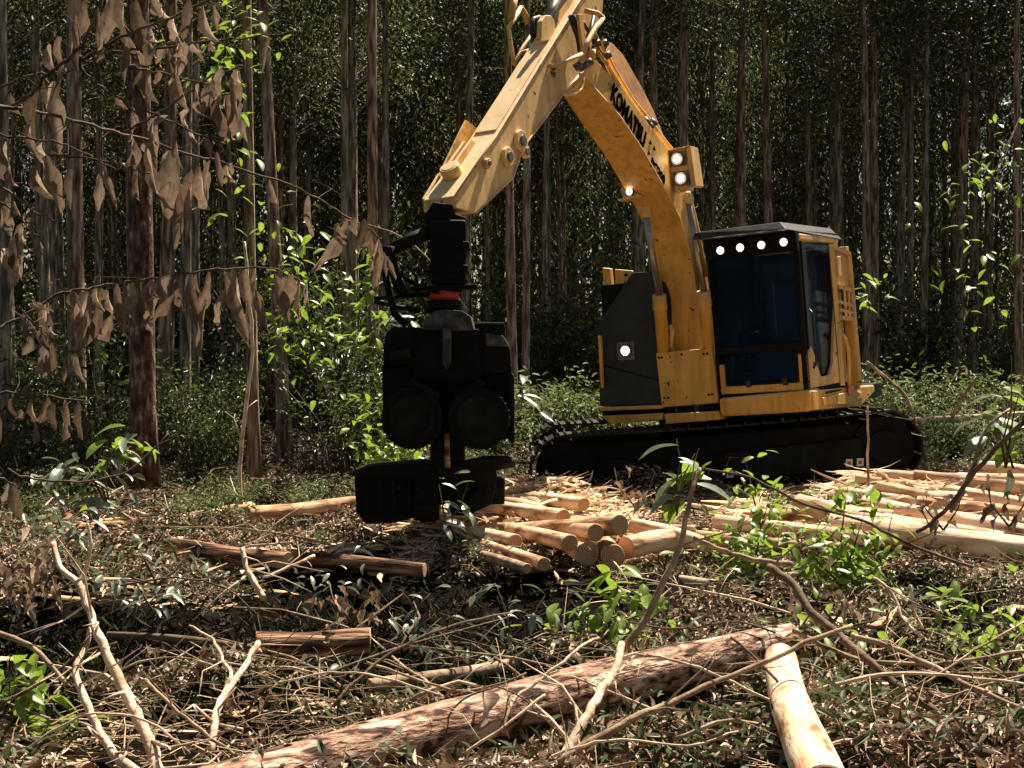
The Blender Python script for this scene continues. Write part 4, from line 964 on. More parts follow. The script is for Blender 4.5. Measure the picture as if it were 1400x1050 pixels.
# ------------------------------------------------------------------ logs
def log(p0, z0, p1, z1, r0, r1, mat, label, group=None, bend=0.02, name='felled_log', y0=None, y1=None):
    a = Vector(P(*p0, y0)) if y0 else Vector(G(*p0, z0)); b = Vector(P(*p1, y1)) if y1 else Vector(G(*p1, z1))
    L = (b - a).length; d = (b - a) / L; mid = (a + b) / 2
    rot = d.to_track_quat('X', 'Z')
    n, segs = 22, max(6, int(L / 0.12)); vs = []; fs = []
    sd = random.uniform(0, 50)
    for i in range(segs + 1):
        t = i / segs; x = (t - .5) * L; r = r0 + (r1 - r0) * t
        oy = bend * math.sin(t * 3.1 + sd); oz = bend * .4 * math.sin(t * 4 + sd)
        for k in range(n):
            an = 2 * math.pi * k / n
            rr = r * (1 + .07 * noise.noise(Vector((x * 3, math.cos(an) * 1.5, math.sin(an) * 1.5 + sd))) + .02 * noise.noise(Vector((x * 12, math.cos(an) * 5, math.sin(an) * 5 + sd))))
            if mat.startswith('bark'): rr *= 1 + .05 * noise.noise(Vector((x * 9, math.cos(an) * 6, math.sin(an) * 6 + sd)))
            vs.append((x, math.cos(an) * rr + oy, math.sin(an) * rr + oz))
    for i in range(segs):
        for k in range(n):
            fs.append((i * n + k, (i + 1) * n + k, (i + 1) * n + (k + 1) % n, i * n + (k + 1) % n))
    me = bpy.data.meshes.new(name); me.from_pydata(vs, [], fs); me.polygons.foreach_set('use_smooth', [True] * len(fs)); me.update()
    o = link(name, me, M[mat], None, mid); o.rotation_mode = 'QUATERNION'; o.rotation_quaternion = rot
    props(o, label, 'log', group)
    for i, s in ((0, -1), (segs, 1)):
        c = Vector((sum(vs[i * n + k][0] for k in range(n)) / n, sum(vs[i * n + k][1] for k in range(n)) / n, sum(vs[i * n + k][2] for k in range(n)) / n))
        ev = [Vector(vs[i * n + k]) - c for k in range(n)]
        v2 = [tuple(e) for e in ev] + [tuple(e * .93 + Vector((s * .006, 0, 0))) for e in ev] + [(s * .007, 0, 0)]
        f2 = []
        for k in range(n):
            k2 = (k + 1) % n
            q = [(k, k2, n + k2, n + k), (n + k, n + k2, 2 * n)]
            f2 += q if s > 0 else [x_[::-1] for x_ in q]
        em = bpy.data.meshes.new('cut_end'); em.from_pydata(v2, [], f2); em.update()
        e = link('cut_end', em, M['endgrain'], o, c)
    return o
# foreground
log((200, 1105), .13, (1088, 882), .19, .105, .098, 'bark', 'long flaky-barked log lying across the foreground', bend=.05)
log((1070, 900), .25, (1125, 1085), .26, .070, .080, 'peeled_pale', 'pale peeled log pointing at the camera right of the long flaky-barked log')
log((352, 882), .06, (505, 878), .06, .072, .07, 'bark_brown', 'short split orange-brown log in the dark hollow at the left')
log((214, 716), .13, (345, 697), .13, .06, .065, 'peeled', 'pale slim log far left, left half of the row ending at the harvester head')
log((338, 702), .16, (486, 687), .16, .06, .06, 'peeled', 'pale slim log running up to the harvester saw box')
log((228, 747), .10, (395, 765), .09, .06, .06, 'bark_brown', 'brown log in front of the pale slim logs at the left')
log((385, 764), .07, (580, 778), .03, .055, .05, 'bark_brown', 'brown log running into the shadow under the harvester head')
log((0, 1022), .05, (120, 1060), .05, .045, .045, 'branch_pale', 'pale log end in the bottom left corner')
# left pile, cut ends towards the camera
LP = [
 ((846, 717), 10.35, (700, 728), 11.6, .074, 'peeled', 'topmost log of the small pile, its ringed cut end facing the camera'),
 ((813, 727), 10.35, (762, 724), 11.3, .060, 'peeled', 'short thin log just under the topmost one of the small pile'),
 ((779, 742), 10.30, (690, 722), 11.9, .060, 'peeled', 'thin log with its cut end left of the two thick low ends'),
 ((801, 756), 10.30, (735, 716), 12.4, .085, 'peeled', 'thick log with the middle one of the low cut ends of the pile'),
 ((836, 760), 10.25, (800, 722), 12.2, .085, 'peeled', 'thick log with the right one of the low cut ends of the pile'),
 ((745, 772), 10.30, (640, 738), 11.6, .050, 'peeled', 'low thin log at the left foot of the small pile'),
 ((722, 778), 10.25, (640, 752), 11.2, .038, 'branch', 'thin grey pole lying in front of the small pile'),
 ((704, 740), 10.9, (600, 715), 12.6, .055, 'peeled_pale', 'sunlit log running from the small pile under the harvester head'),
 ((770, 706), 11.4, (655, 690), 12.8, .06, 'peeled_pale', 'sunlit log lying behind the topmost log of the small pile'),
 ((800, 690), 12.2, (690, 672), 13.6, .055, 'peeled_pale', 'pale log at the back of the small pile, half under bark strips'),
]
for (p0, y0, p1, y1, r_, mt, lb) in LP: log(p0, 0, p1, 0, r_, r_ * .9, mt, lb, None, .012, y0=y0, y1=y1)
# right rows of logs
RP = [
 ((855, 748), 10.6, (925, 738), 10.9, .085, 'peeled_pale', 'bright short log lying right of the ringed cut ends'),
 ((866, 718), 11.1, (968, 745), 10.7, .060, 'peeled_pale', 'bright log slanting down to the right from the small pile'),
 ((980, 712), 11.5, (1185, 738), 10.9, .058, 'peeled_pale', 'pale log behind the bright green sapling, the upper one of two'),
 ((952, 734), 11.0, (1170, 752), 10.7, .050, 'peeled', 'pale log behind the bright green sapling, the lower one of two'),
 ((1090, 690), 12.0, (1262, 728), 11.2, .085, 'peeled_pale', 'thick pale log with its left end near the crawler track'),
 ((1135, 722), 11.2, (1420, 756), 10.5, .115, 'peeled_pale', 'thickest pale log, nearest of the right hand pile'),
 ((1180, 690), 12.2, (1350, 728), 11.6, .080, 'peeled_pale', 'pale log behind the thickest one of the right hand pile'),
 ((1225, 700), 11.6, (1420, 735), 11.2, .085, 'peeled_pale', 'pale log wedged right behind the thickest one at the right edge'),
 ((1200, 668), 12.9, (1330, 690), 12.4, .060, 'peeled', 'orange log in the middle of the right hand pile'),
 ((1290, 672), 12.9, (1420, 694), 12.4, .065, 'peeled_pale', 'pale log in the middle of the right hand pile, against the right edge'),
 ((1250, 652), 13.8, (1420, 668), 13.3, .060, 'peeled', 'orange log near the top of the right hand pile'),
 ((1340, 640), 14.6, (1430, 648), 14.2, .070, 'peeled_pale', 'topmost pale log of the right hand pile, at the right edge'),
 ((1170, 655), 13.6, (1262, 664), 13.4, .045, 'peeled', 'short thin log of the right hand pile next to the crawler track'),
 ((1300, 712), 11.9, (1440, 722), 11.6, .06, 'peeled_pale', 'pale log sunk between the two thick ones at the right edge'),
  ((1105, 700), 11.9, (1245, 712), 11.5, .07, 'peeled', 'orange log tucked against the left end of the thick pale log'),
 ((1210, 712), 11.5, (1370, 740), 11.0, .07, 'peeled_pale', 'pale log lying directly on the back of the nearest thick one'),
 ((1255, 688), 12.4, (1420, 708), 12.0, .07, 'peeled', 'orange log across the middle of the right hand pile, reaching the right edge'),
 ((1200, 650), 14.2, (1330, 655), 14.0, .06, 'peeled_pale', 'short pale log at the back of the right hand pile near the track'),
 ((1310, 655), 13.9, (1430, 660), 13.6, .07, 'peeled_pale', 'pale log just below the topmost one of the right hand pile'),
 ((1150, 672), 13.0, (1270, 690), 12.6, .055, 'peeled_pale', 'slim pale log beside the crawler track end of the right hand pile'),
 ((870, 735), 11.2, (1010, 742), 11.0, .06, 'peeled', 'orange log between the small pile and the bright green sapling'),
 ((1030, 705), 11.8, (1130, 700), 12.1, .05, 'peeled', 'short orange log behind the two pale logs with the green sapling'),
]
for (p0, y0, p1, y1, r_, mt, lb) in RP: log(p0, 0, p1, 0, r_, r_ * .95, mt, lb, None, .015, y0=y0, y1=y1)
log((1120, 581), 0, (1420, 566), 0, .05, .04, 'branch_pale', 'long thin pale pole lying on the weeds behind the excavator at the right', y0=20.5, y1=20.8)
log((730, 712), .2, (950, 722), .2, .03, .03, 'branch_pale', 'thin sunlit pole on the debris between the two log piles', y0=11.7, y1=11.5)
log((150, 868), .04, (355, 888), .04, .02, .025, 'branch_dark', 'dark pole in the shadow left of the split orange-brown log')
log((930, 795), .05, (1040, 803), .05, .04, .04, 'branch', 'short grey-tan log between the green saplings and the dry slash')
log((90, 690), .1, (225, 672), .1, .02, .02, 'branch_dark', 'dark fallen pole at the foot of the red-barked trunk')
log((510, 940), .04, (700, 905), .05, .03, .03, 'branch', 'thin log half hidden in grass behind the long flaky-barked log')

# ------------------------------------------------------------------ fallen branches
def branch(pxs, ys, w0, w1, mat, label, group=None, twigs=0, name='fallen_branch', seed=None, leafy=0, tw_len=.35):
    pts = []; k = len(pxs)
    ys_ = [ys[0] + (ys[1] - ys[0]) * i / (k - 1) for i in range(k)] if len(ys) == 2 else ys
    if sum(ys_) / k < 9.5 and name == 'fallen_branch': ys_ = [q * .93 for q in ys_]
    for (x_, y_), Y_ in zip(pxs, ys_): pts.append(Vector(P(x_, y_, Y_)))
    # resample smoothly
    out = []; rad = []
    for i in range(k - 1):
        p0 = pts[max(i - 1, 0)]; p1 = pts[i]; p2 = pts[i + 1]; p3 = pts[min(i + 2, k - 1)]
        for s in range(4):
            t = s / 4
            q = 0.5 * ((2 * p1) + (p2 - p0) * t + (2 * p0 - 5 * p1 + 4 * p2 - p3) * t * t + (3 * p1 - p0 - 3 * p2 + p3) * t ** 3)
            out.append(q + Vector((random.uniform(-1, 1), random.uniform(-1, 1), random.uniform(-1, 1))) * .004); rad.append((i + t) / (k - 1))
    out.append(pts[-1]); rad.append(1)
    Ym = sum(ys_) / k
    rr = [(w0 + (w1 - w0) * t) / FPX * Ym / 2 * random.uniform(.9, 1.12) for t in rad]
    c = Vector(pts[0]) 
    root = empty(name, tuple(c), label, 'branch', group)
    mb = MB(); mb.tube(out, rr, 9); mb.build('stem', M[mat], root)
    for j in range(twigs):
        i = random.randint(1, len(out) - 2); p = out[i]; d = (out[i + 1] - out[i - 1]).normalized()
        sd = Vector((random.uniform(-1, 1), random.uniform(-1, 1), random.uniform(-.3, 1))).normalized()
        d2 = (d * .6 + sd).normalized(); L_ = tw_len * random.uniform(.4, 1.2)
        q1 = p + d2 * L_ * .5 + Vector((random.uniform(-.03, .03), random.uniform(-.03, .03), random.uniform(-.02, .04)))
        q2 = p + d2 * L_ + Vector((random.uniform(-.08, .08), random.uniform(-.08, .08), random.uniform(-.08, .08)))
        r_ = rr[i] * .4
        mb = MB(); mb.tube([p, q1, q2], [r_, r_ * .7, r_ * .25], 5)
        if random.random() < .6: 
            q3 = q1 + (q2 - q1).cross(Vector((0, 0, 1))).normalized() * random.choice([-1, 1]) * L_ * .3 + (q2 - q1) * .6
            mb.tube([q1, q3], [r_ * .6, r_ * .2], 4)
        mb.build('twig', M[mat], root)
    return root
B = [
 ([(72, 742), (82, 775), (106, 797), (122, 835), (133, 862), (150, 902), (170, 945), (190, 985), (206, 1020), (218, 1060)], (6.6, 5.5), 8, 17, 'branch_pale', 'forked pale branch rising steeply at the left, the right and longer of two', 7),
 ([(120, 715), (124, 745), (118, 775), (108, 800)], (6.4, 6.4), 4, 7, 'branch_pale', 'thin upright prong at the fork of the tall pale branch at the left', 0),
 ([(124, 860), (115, 890), (103, 915), (112, 945), (130, 990), (155, 1030), (190, 1060)], (6.2, 5.4), 7, 14, 'branch_pale', 'crooked pale branch just left of the tall forked one', 3),
 ([(352, 878), (335, 910), (310, 945), (296, 975), (288, 1030)], (6.6, 5.8), 8, 11, 'branch_pale', 'pale branch with spidery twigs standing left of the long log', 8),
 ([(260, 855), (290, 875), (305, 905), (316, 920), (308, 945)], (6.6, 6.2), 3, 7, 'branch_pale', 'thin pale prong left of the spidery branch', 2),
 ([(332, 750), (336, 775), (348, 795), (360, 818)], (8.2, 8.0), 7, 9, 'branch_pale', 'short stubby bleached branch in front of the brown log at the left', 4),
 ([(360, 790), (395, 775), (430, 760)], (8.4, 8.6), 4, 5, 'branch_pale', 'thin bleached stick leaning on the brown log at the left', 1),
 ([(-10, 862), (30, 878), (60, 900), (90, 935)], (6.2, 5.9), 8, 6, 'branch', 'tan branch coming in from the left edge below the brown leaf heap', 2),
 ([(763, 1045), (800, 985), (818, 950), (842, 915), (850, 880)], (5.7, 6.3), 15, 11, 'branch_pale', 'pale branch propped on the long flaky-barked log, lower half of the tall stick', 5),
 ([(842, 900), (880, 850), (908, 795), (930, 745), (940, 700), (948, 665), (957, 640)], (6.3, 6.6), 11, 5, 'branch', 'tall bent stick reaching up in front of the crawler track', 3),
 ([(688, 1000), (700, 960), (730, 935), (770, 905), (800, 880), (818, 872)], (5.9, 6.4), 5, 4, 'branch_pale', 'thin curved twig looping over the long flaky-barked log', 2),
 ([(735, 1055), (800, 1018), (860, 985), (905, 965), (960, 940), (1020, 915), (1100, 880), (1165, 855)], (5.5, 6.2), 12, 6, 'branch', 'straight grey-tan pole crossing over the right end of the long log', 3),
 ([(948, 735), (975, 748), (1010, 760), (1050, 768), (1082, 771)], (7.3, 7.5), 6, 8, 'branch', 'bent grey stick in front of the green saplings, ending in mid air', 1),
 ([(1052, 775), (1085, 800), (1110, 838), (1150, 870), (1180, 898), (1225, 935), (1270, 968), (1335, 1005), (1390, 1035)], (7.2, 5.8), 12, 10, 'branch_dark', 'dark branch running diagonally down to the bottom right corner', 6),
 ([(1165, 868), (1220, 885), (1280, 915), (1340, 945), (1410, 975)], (6.7, 6.0), 9, 7, 'branch', 'tan branch running right from the crossing of the branches', 4),
 ([(1254, 728), (1290, 700), (1325, 655), (1360, 615), (1405, 572)], (7.6, 7.2), 6, 7, 'branch_dark', 'dark bare stick rising to the right edge over the log pile', 4),
 ([(1185, 556), (1187, 600), (1186, 640), (1190, 682)], (13.4, 13.4), 3, 4, 'branch', 'thin straight stick standing upright against the end of the crawler track', 0),
 ([(1195, 790), (1222, 812), (1232, 845), (1262, 872)], (7.5, 7.2), 5, 5, 'branch_pale', 'bleached white forked twig at the right, below the log pile', 4),
 ([(1245, 800), (1250, 835), (1262, 860)], (7.4, 7.3), 4, 4, 'branch_pale', 'bleached white prong beside the forked twig at the right', 1),
 ([(960, 640), (1030, 655), (1100, 690), (1180, 712), (1215, 730), (1270, 755), (1330, 775)], (8.6, 8.9), 3, 5, 'branch_dark', 'long thin whip lying across the front of the pale logs', 5),
 ([(620, 1040), (700, 985), (745, 950)], (5.6, 5.8), 4, 4, 'branch_pale', 'thin stick under the loop of the curved twig, bottom centre', 3),
 ([(830, 905), (870, 895), (930, 905), (985, 925), (1060, 960), (1130, 1000)], (6.3, 5.9), 4, 4, 'branch_pale', 'slim pale twig running along and off the long flaky-barked log', 3),
 ([(455, 965), (510, 910), (580, 870), (640, 850), (700, 838)], (6.3, 7.0), 5, 3, 'branch_dark', 'dark stick rising behind the middle of the long log', 4),
 ([(0, 965), (60, 930), (110, 895), (160, 878)], (5.9, 6.2), 5, 3, 'branch_dark', 'dark stick crossing behind the pale forked branches at the bottom left', 3),
 ([(200, 930), (235, 965), (275, 1000), (330, 1040)], (6.0, 5.6), 5, 5, 'branch', 'brown stick sloping down to the left end of the long log', 2),
 ([(1380, 560), (1345, 590), (1330, 640), (1300, 700)], (8.0, 7.8), 4, 6, 'branch', 'leafless curved stem at the right edge in front of the log pile', 2),
 ([(1185, 495), (1215, 520), (1240, 545), (1255, 590)], (17.0, 17.0), 4, 5, 'branch', 'thin arching stem right of the cab at the forest edge', 1),
 ([(1335, 515), (1315, 545), (1300, 575)], (17.0, 17.0), 4, 5, 'branch', 'bare forked stem standing in the weeds at the right forest edge', 2),
 ([(920, 1010), (1000, 985), (1080, 1000), (1180, 985), (1290, 1000)], (5.7, 5.8), 6, 5, 'branch', 'curving tan stick over the pale peeled log near the bottom', 3),
 ([(1080, 1040), (1180, 1010), (1290, 1040), (1400, 1050)], (5.5, 5.5), 5, 5, 'branch_pale', 'pale stick along the bottom edge right of the pale peeled log', 3),
 ([(330, 690), (328, 640), (335, 560), (345, 480), (340, 400), (334, 330)], (12.5, 12.5), 6, 4, 'branch_pale', 'mossy pale dead stem standing upright left of the harvester head', 5),
 ([(640, 425), (560, 330), (470, 300)], (18, 18), 2, 2, 'branch', 'faint thin twig in the forest behind the harvester head hose', 2),
 ([(700, 1060), (780, 1025), (850, 1010), (940, 1020), (1010, 1000)], (5.5, 5.6), 4, 3, 'branch_pale', 'thin pale twig along the bottom between the pole and the frame edge', 3),
 ([(1080, 1060), (1150, 1000), (1230, 960), (1330, 890), (1400, 850)], (5.6, 6.6), 5, 3, 'branch', 'thin stick rising right through the bottom right tangle', 4),
 ([(1000, 870), (1060, 930), (1100, 990), (1130, 1060)], (6.3, 5.6), 4, 4, 'branch_dark', 'dark thin stick crossing the pale peeled log lengthwise', 2),
 ([(1060, 960), (1160, 930), (1260, 920), (1400, 935)], (6.0, 6.2), 6, 4, 'branch_pale', 'bleached stick lying level at the lower right', 3),
 ([(600, 1000), (630, 960), (680, 940), (720, 960), (760, 1000)], (5.8, 5.8), 3, 2, 'branch_dark', 'dark hooked twig in front of the middle of the long log', 1),
 ([(20, 1040), (70, 1000), (130, 975), (200, 985), (260, 1030)], (5.6, 5.6), 4, 3, 'branch_pale', 'thin bleached twig arching in the bottom left corner', 2),
 ([(130, 940), (190, 905), (260, 900), (330, 925)], (6.3, 6.4), 3, 2, 'branch', 'thin twig bridging between the forked branch and the spidery one', 3),
 ([(380, 935), (450, 920), (520, 925), (600, 950)], (6.4, 6.2), 3, 3, 'branch_pale', 'thin bleached twig behind the long log, left of its middle', 3),
 ([(500, 905), (560, 925), (640, 945), (720, 920)], (6.7, 6.7), 4, 3, 'branch', 'brown twig sagging behind the middle of the long log', 3),
 ([(1085, 862), (1120, 880), (1190, 905), (1300, 905), (1400, 890)], (6.8, 6.9), 6, 5, 'branch', 'tan stick running level to the right edge above the diagonal ones', 3),
 ([(860, 850), (930, 860), (1010, 850), (1060, 865)], (7.2, 7.2), 3, 3, 'branch_dark', 'thin dark stick above the right end of the long log', 2),
 ([(165, 800), (240, 790), (310, 805), (360, 850)], (7.6, 7.4), 3, 2, 'branch_dark', 'thin dark twig over the silvery weeds at the left', 2),
]
for (pxs, ys_, w0, w1, mt, lb, tw) in B: branch(pxs, ys_, w0, w1, mt, lb, twigs=tw)
for i in range(95):     # more slash strewn over the clearing
    Yc = random.uniform(5.6, 11.5) if i < 75 else random.uniform(11, 15)
    px_ = random.uniform(-40, 1440); xc = (px_ - 700) / FPX * Yc
    if Yc > 9 and 560 < px_ < 740: continue
    a = random.uniform(0, 3.14); L_ = random.uniform(.5, 1.6); z0 = gh(xc, Yc) + random.uniform(.02, .10)
    e = Vector((math.cos(a) * L_, math.sin(a) * L_ * .8, random.uniform(-.05, .25)))
    root = empty('fallen_branch', (xc, Yc, z0), 'dry stick in the slash, %s, %s' % (['in the near foreground', 'in the middle of the clearing', 'at the back of the clearing'][0 if Yc < 7.2 else 1 if Yc < 10 else 2], ['far left', 'left of centre', 'right of centre', 'far right'][min(3, int(max(0, px_) // 350))]), 'branch', 'sticks in the slash %d %d' % (0 if Yc < 7.2 else 1 if Yc < 10 else 2, min(3, int(max(0, px_) // 350))))
    mid = Vector((xc, Yc, z0)) + e * .5 + Vector((random.uniform(-.1, .1), random.uniform(-.1, .1), random.uniform(0, .1)))
    r_ = random.uniform(.004, .011)
    mt = random.choice(['branch', 'branch', 'branch_pale', 'branch_dark'])
    mb = MB(); p0 = Vector((xc, Yc, z0)); mb.tube([p0, p0 * .5 + mid * .5 + Vector((0, 0, .02)), mid, mid * .5 + (p0 + e) * .5, p0 + e], [r_, r_ * .9, r_ * .8, r_ * .6, r_ * .3], 6); mb.build('stem', M[mt], root)
    for j in range(3):
        t = random.uniform(.3, .9); p = p0 + e * t * .98; p = p.lerp(mid, .4)
        q = p + Vector((random.uniform(-.3, .3), random.uniform(-.2, .2), random.uniform(-.02, .2)))
        mb = MB(); mb.tube([p, p.lerp(q, .5) + Vector((0, 0, .02)), q], [r_ * .4, r_ * .3, r_ * .12], 4); mb.build('twig', M[mt], root)

# ------------------------------------------------------------------ large leaves: shared shapes
def big_leaf(L, W, curl, cup, wav, seed, lobed=0.0, segs=8, twist=0.0):
    """leaf along +X, normal +Z, curling down; unit length L"""
    rn = random.Random(seed); vs = []; fs = []; ang = 0; x = 0; z = 0
    ph = rn.uniform(0, 6); cols = (-1, -.5, 0, .5, 1)
    for i in range(segs + 1):
        t = i / segs
        w = W * (math.sin(math.pi * min(1, (t * .96 + .02)) ** .85) ** .8) * .5 * (1 + lobed * math.sin(t * 13 + ph))
        if t > .97: w = W * .01
        tw = twist * t
        for c in cols:
            yy = c * w; zz = cup * (abs(c) ** 1.5) * w + wav * W * math.sin(t * 9 + c * 2.2 + ph) * abs(c)
            y2 = yy * math.cos(tw) - zz * math.sin(tw); z2 = yy * math.sin(tw) + zz * math.cos(tw)
            vs.append((x - math.sin(ang) * z2 * 0, y2, z + z2))
        ang += curl / segs * (1 + rn.uniform(-.4, .4)); x += L / segs * math.cos(ang); z -= L / segs * math.sin(ang)
    for i in range(segs):
        for c in range(4): fs.append((i * 5 + c, i * 5 + c + 1, i * 5 + 6 + c, i * 5 + 5 + c))
    return vs, fs
def leaf_me(name, vs, fs, mat, stalk=0):
    me = bpy.data.meshes.new(name); me.from_pydata(vs, [], fs); me.polygons.foreach_set('use_smooth', [True] * len(fs)); me.materials.append(M[mat]); me.update(); return me
DEAD = [leaf_me('dead_leaf', *big_leaf(1, random.uniform(.28, .42), random.uniform(.4, 1.7), random.uniform(.7, 2.0), random.uniform(.12, .3), i, .2, 10, random.uniform(-1.4, 1.4)), 'dead_leaf') for i in range(14)]
GRN = [leaf_me('leaf', *big_leaf(1, random.uniform(.34, .44), random.uniform(.2, .9), .25, .03, i, 0, 6, random.uniform(-.3, .3)), 'leaf_green') for i in range(6)]
SIL = [leaf_me('leaf', *big_leaf(1, random.uniform(.28, .36), random.uniform(.3, 1.0), .3, .03, i, 0, 7, random.uniform(-.4, .4)), 'leaf_silver') for i in range(5)]

# hanging dead twigs at the upper left, with their leaves
def hang(pxs, ys_, w0, w1, label, lv):
    root = branch(pxs, ys_, w0, w1, 'branch_dark', label, twigs=3, name='hanging_dead_branch', tw_len=.08)
    rp = root.location
    lv = list(lv)
    for _ in range(int(len(lv) * .35) + 1):
        j_ = random.randint(0, len(pxs) - 2); t_ = random.random()
        x_ = pxs[j_][0] * (1 - t_) + pxs[j_ + 1][0] * t_; y_ = pxs[j_][1] * (1 - t_) + pxs[j_ + 1][1] * t_
        lv.append((x_, y_ + 2, y_ + random.uniform(25, 72), random.uniform(9, 17), random.uniform(-14, 14)))
    for (x_, y0_, y1_, w_, lean) in lv:
        # depth of the twig under this leaf
        best = min(range(len(pxs)), key=lambda i: abs(pxs[i][0] - x_)); Yd = ys_[0] + (ys_[1] - ys_[0]) * best / (len(pxs) - 1) + random.uniform(-.12, .12)
        a = Vector(P(x_, y0_, Yd)); b = Vector(P(x_ + lean, y1_, Yd + random.uniform(-.04, .04)))
        d = b - a; L_ = d.length
        me = random.choice(DEAD)
        o = bpy.data.objects.new('dead_leaf', me); COL.objects.link(o); o.parent = root; o.location = a - rp
        xax = d.normalized(); face = Vector((random.uniform(-.8, .8), -1, random.uniform(-.2, .3))).normalized()
        yax = face.cross(xax).normalized(); zax = xax.cross(yax)
        m3 = Matrix((xax, yax, zax)).transposed()
        o.rotation_mode = 'QUATERNION'; o.rotation_quaternion = m3.to_quaternion()
        ww = (w_ / FPX * Yd) / .34 * .78
        o.scale = (L_ * 1.08, min(ww, L_ * 1.6), min(ww, L_ * 1.3))
        if abs(y0_ - 0) > 0:
            pass
hang([(-20, 126), (25, 108), (51, 103), (82, 99), (105, 95)], (3.9, 3.8), 4, 2.5, 'dead twig with brown leaves highest at the left edge', [(62, 104, 112, 10, 0), (70, 62, 108, 14, -6), (15, 128, 160, 18, 4), (8, 190, 250, 30, 4)])
hang([(-15, 158), (34, 135), (60, 108), (84, 88), (112, 62), (140, -6)], (3.7, 3.5), 5, 5, 'dark twig rising steeply from the left edge to the top edge', [(82, 50, 105, 17, -3), (100, 58, 118, 18, 6), (116, 0, 66, 20, -8), (104, 20, 62, 15, 0)])
hang([(108, 84), (130, 70), (154, 56), (206, 34), (260, 12), (300, -8)], (3.5, 3.5), 5, 3, 'bright-edged twig rising right to the top edge amid the densest dead leaves', [(150, -12, 55, 34, 6), (166, -10, 60, 25, 0), (185, 0, 65, 28, 4), (205, -8, 34, 20, 14), (216, -5, 40, 18, 6), (236, 22, 62, 17, 8), (258, -6, 62, 14, -4), (278, 8, 74, 16, 12), (143, 30, 60, 18, -12), (190, 40, 72, 16, -4), (174, 50, 70, 12, 10)])
hang([(147, 72), (195, 67), (240, 63), (290, 57), (343, 51), (410, 43)], (3.5, 3.6), 4, 2, 'nearly level twig tapering right across the top left', [(245, 60, 104, 18, 10), (228, 62, 84, 16, -14), (210, 64, 82, 20, -8), (262, 60, 84, 16, 8), (140, 70, 82, 16, -10), (270, 58, 84, 12, 0), (290, 58, 72, 14, 0), (190, 70, 90, 22, 6)])
hang([(168, 86), (200, 96), (240, 103), (298, 121)], (3.6, 3.7), 4, 2, 'short twig sloping down right under the level one', [(240, 104, 150, 20, 10), (205, 98, 140, 22, -4), (216, 98, 118, 12, 4)])
hang([(110, 78), (116, 100), (150, 127), (202, 152), (250, 175), (309, 197)], (3.4, 3.6), 4, 2, 'slender twig sloping down right from the pale torn leaf', [(180, 140, 205, 16, 2), (160, 130, 150, 16, 10), (285, 186, 215, 12, 0), (262, 178, 196, 12, 4)])
hang([(-10, 145), (30, 148), (86, 161), (140, 176), (192, 189), (240, 206), (290, 218), (343, 235), (411, 259), (450, 282), (482, 300)], (3.6, 4.4), 5, 2.5, 'longest twig, sloping right across the upper left to the harvester head', [(50, 120, 190, 27, -12), (40, 170, 222, 22, -4), (74, 112, 205, 27, 2), (212, 200, 250, 17, -8), (198, 195, 220, 14, -4), (232, 206, 300, 44, -4), (244, 216, 320, 26, -4), (212, 212, 280, 16, -4), (268, 240, 268, 17, 6), (272, 228, 308, 24, 8), (262, 232, 300, 22, -8), (296, 208, 260, 14, 6), (183, 190, 245, 20, -2), (314, 225, 262, 13, 2), (250, 290, 342, 15, -16), (460, 305, 345, 20, 8), (475, 300, 372, 22, -48), (496, 300, 352, 16, -4), (488, 296, 330, 14, -6)])
hang([(171, 181), (195, 167), (219, 154), (262, 122), (291, 103), (332, 90)], (3.6, 3.6), 3, 3, 'thin twig rising right between the level twig and the longest one', [(272, 116, 162, 18, -14), (258, 150, 172, 18, -20), (290, 108, 150, 26, -8), (296, 136, 192, 24, 14), (310, 130, 194, 36, 4), (326, 92, 190, 15, -2), (330, 160, 196, 12, -2), (306, 96, 140, 20, -16), (230, 158, 172, 10, -26), (280, 120, 150, 14, 10)])
hang([(-12, 183), (40, 190), (82, 195), (120, 213), (158, 231)], (3.5, 3.6), 3, 2, 'short twig from the left edge ending by the red-barked trunk', [(62, 212, 262, 24, 12), (70, 218, 288, 28, 4), (50, 225, 282, 20, 10), (97, 228, 282, 17, -4), (136, 238, 292, 19, 0)])
hang([(66, 210), (100, 214), (150, 222), (206, 237)], (3.4, 3.5), 3, 2, 'short level twig just above the single drooping leaf at the left', [(180, 200, 248, 22, 0), (166, 215, 235, 10, -4)])
hang([(-12, 245), (20, 268), (45, 286), (76, 303)], (3.3, 3.3), 4, 2, 'short twig at the left edge above the curled leaf cluster', [(10, 270, 345, 20, -4), (2, 280, 330, 18, 0), (20, 275, 300, 12, 6)])
hang([(-10, 268), (12, 285), (38, 310), (54, 325)], (3.3, 3.3), 3, 2, 'drooping twig with a curled cluster of leaves at the left edge', [(25, 318, 384, 17, -4), (50, 325, 364, 16, 6), (36, 315, 378, 14, -12), (8, 340, 386, 30, 8), (54, 330, 362, 10, 6)])
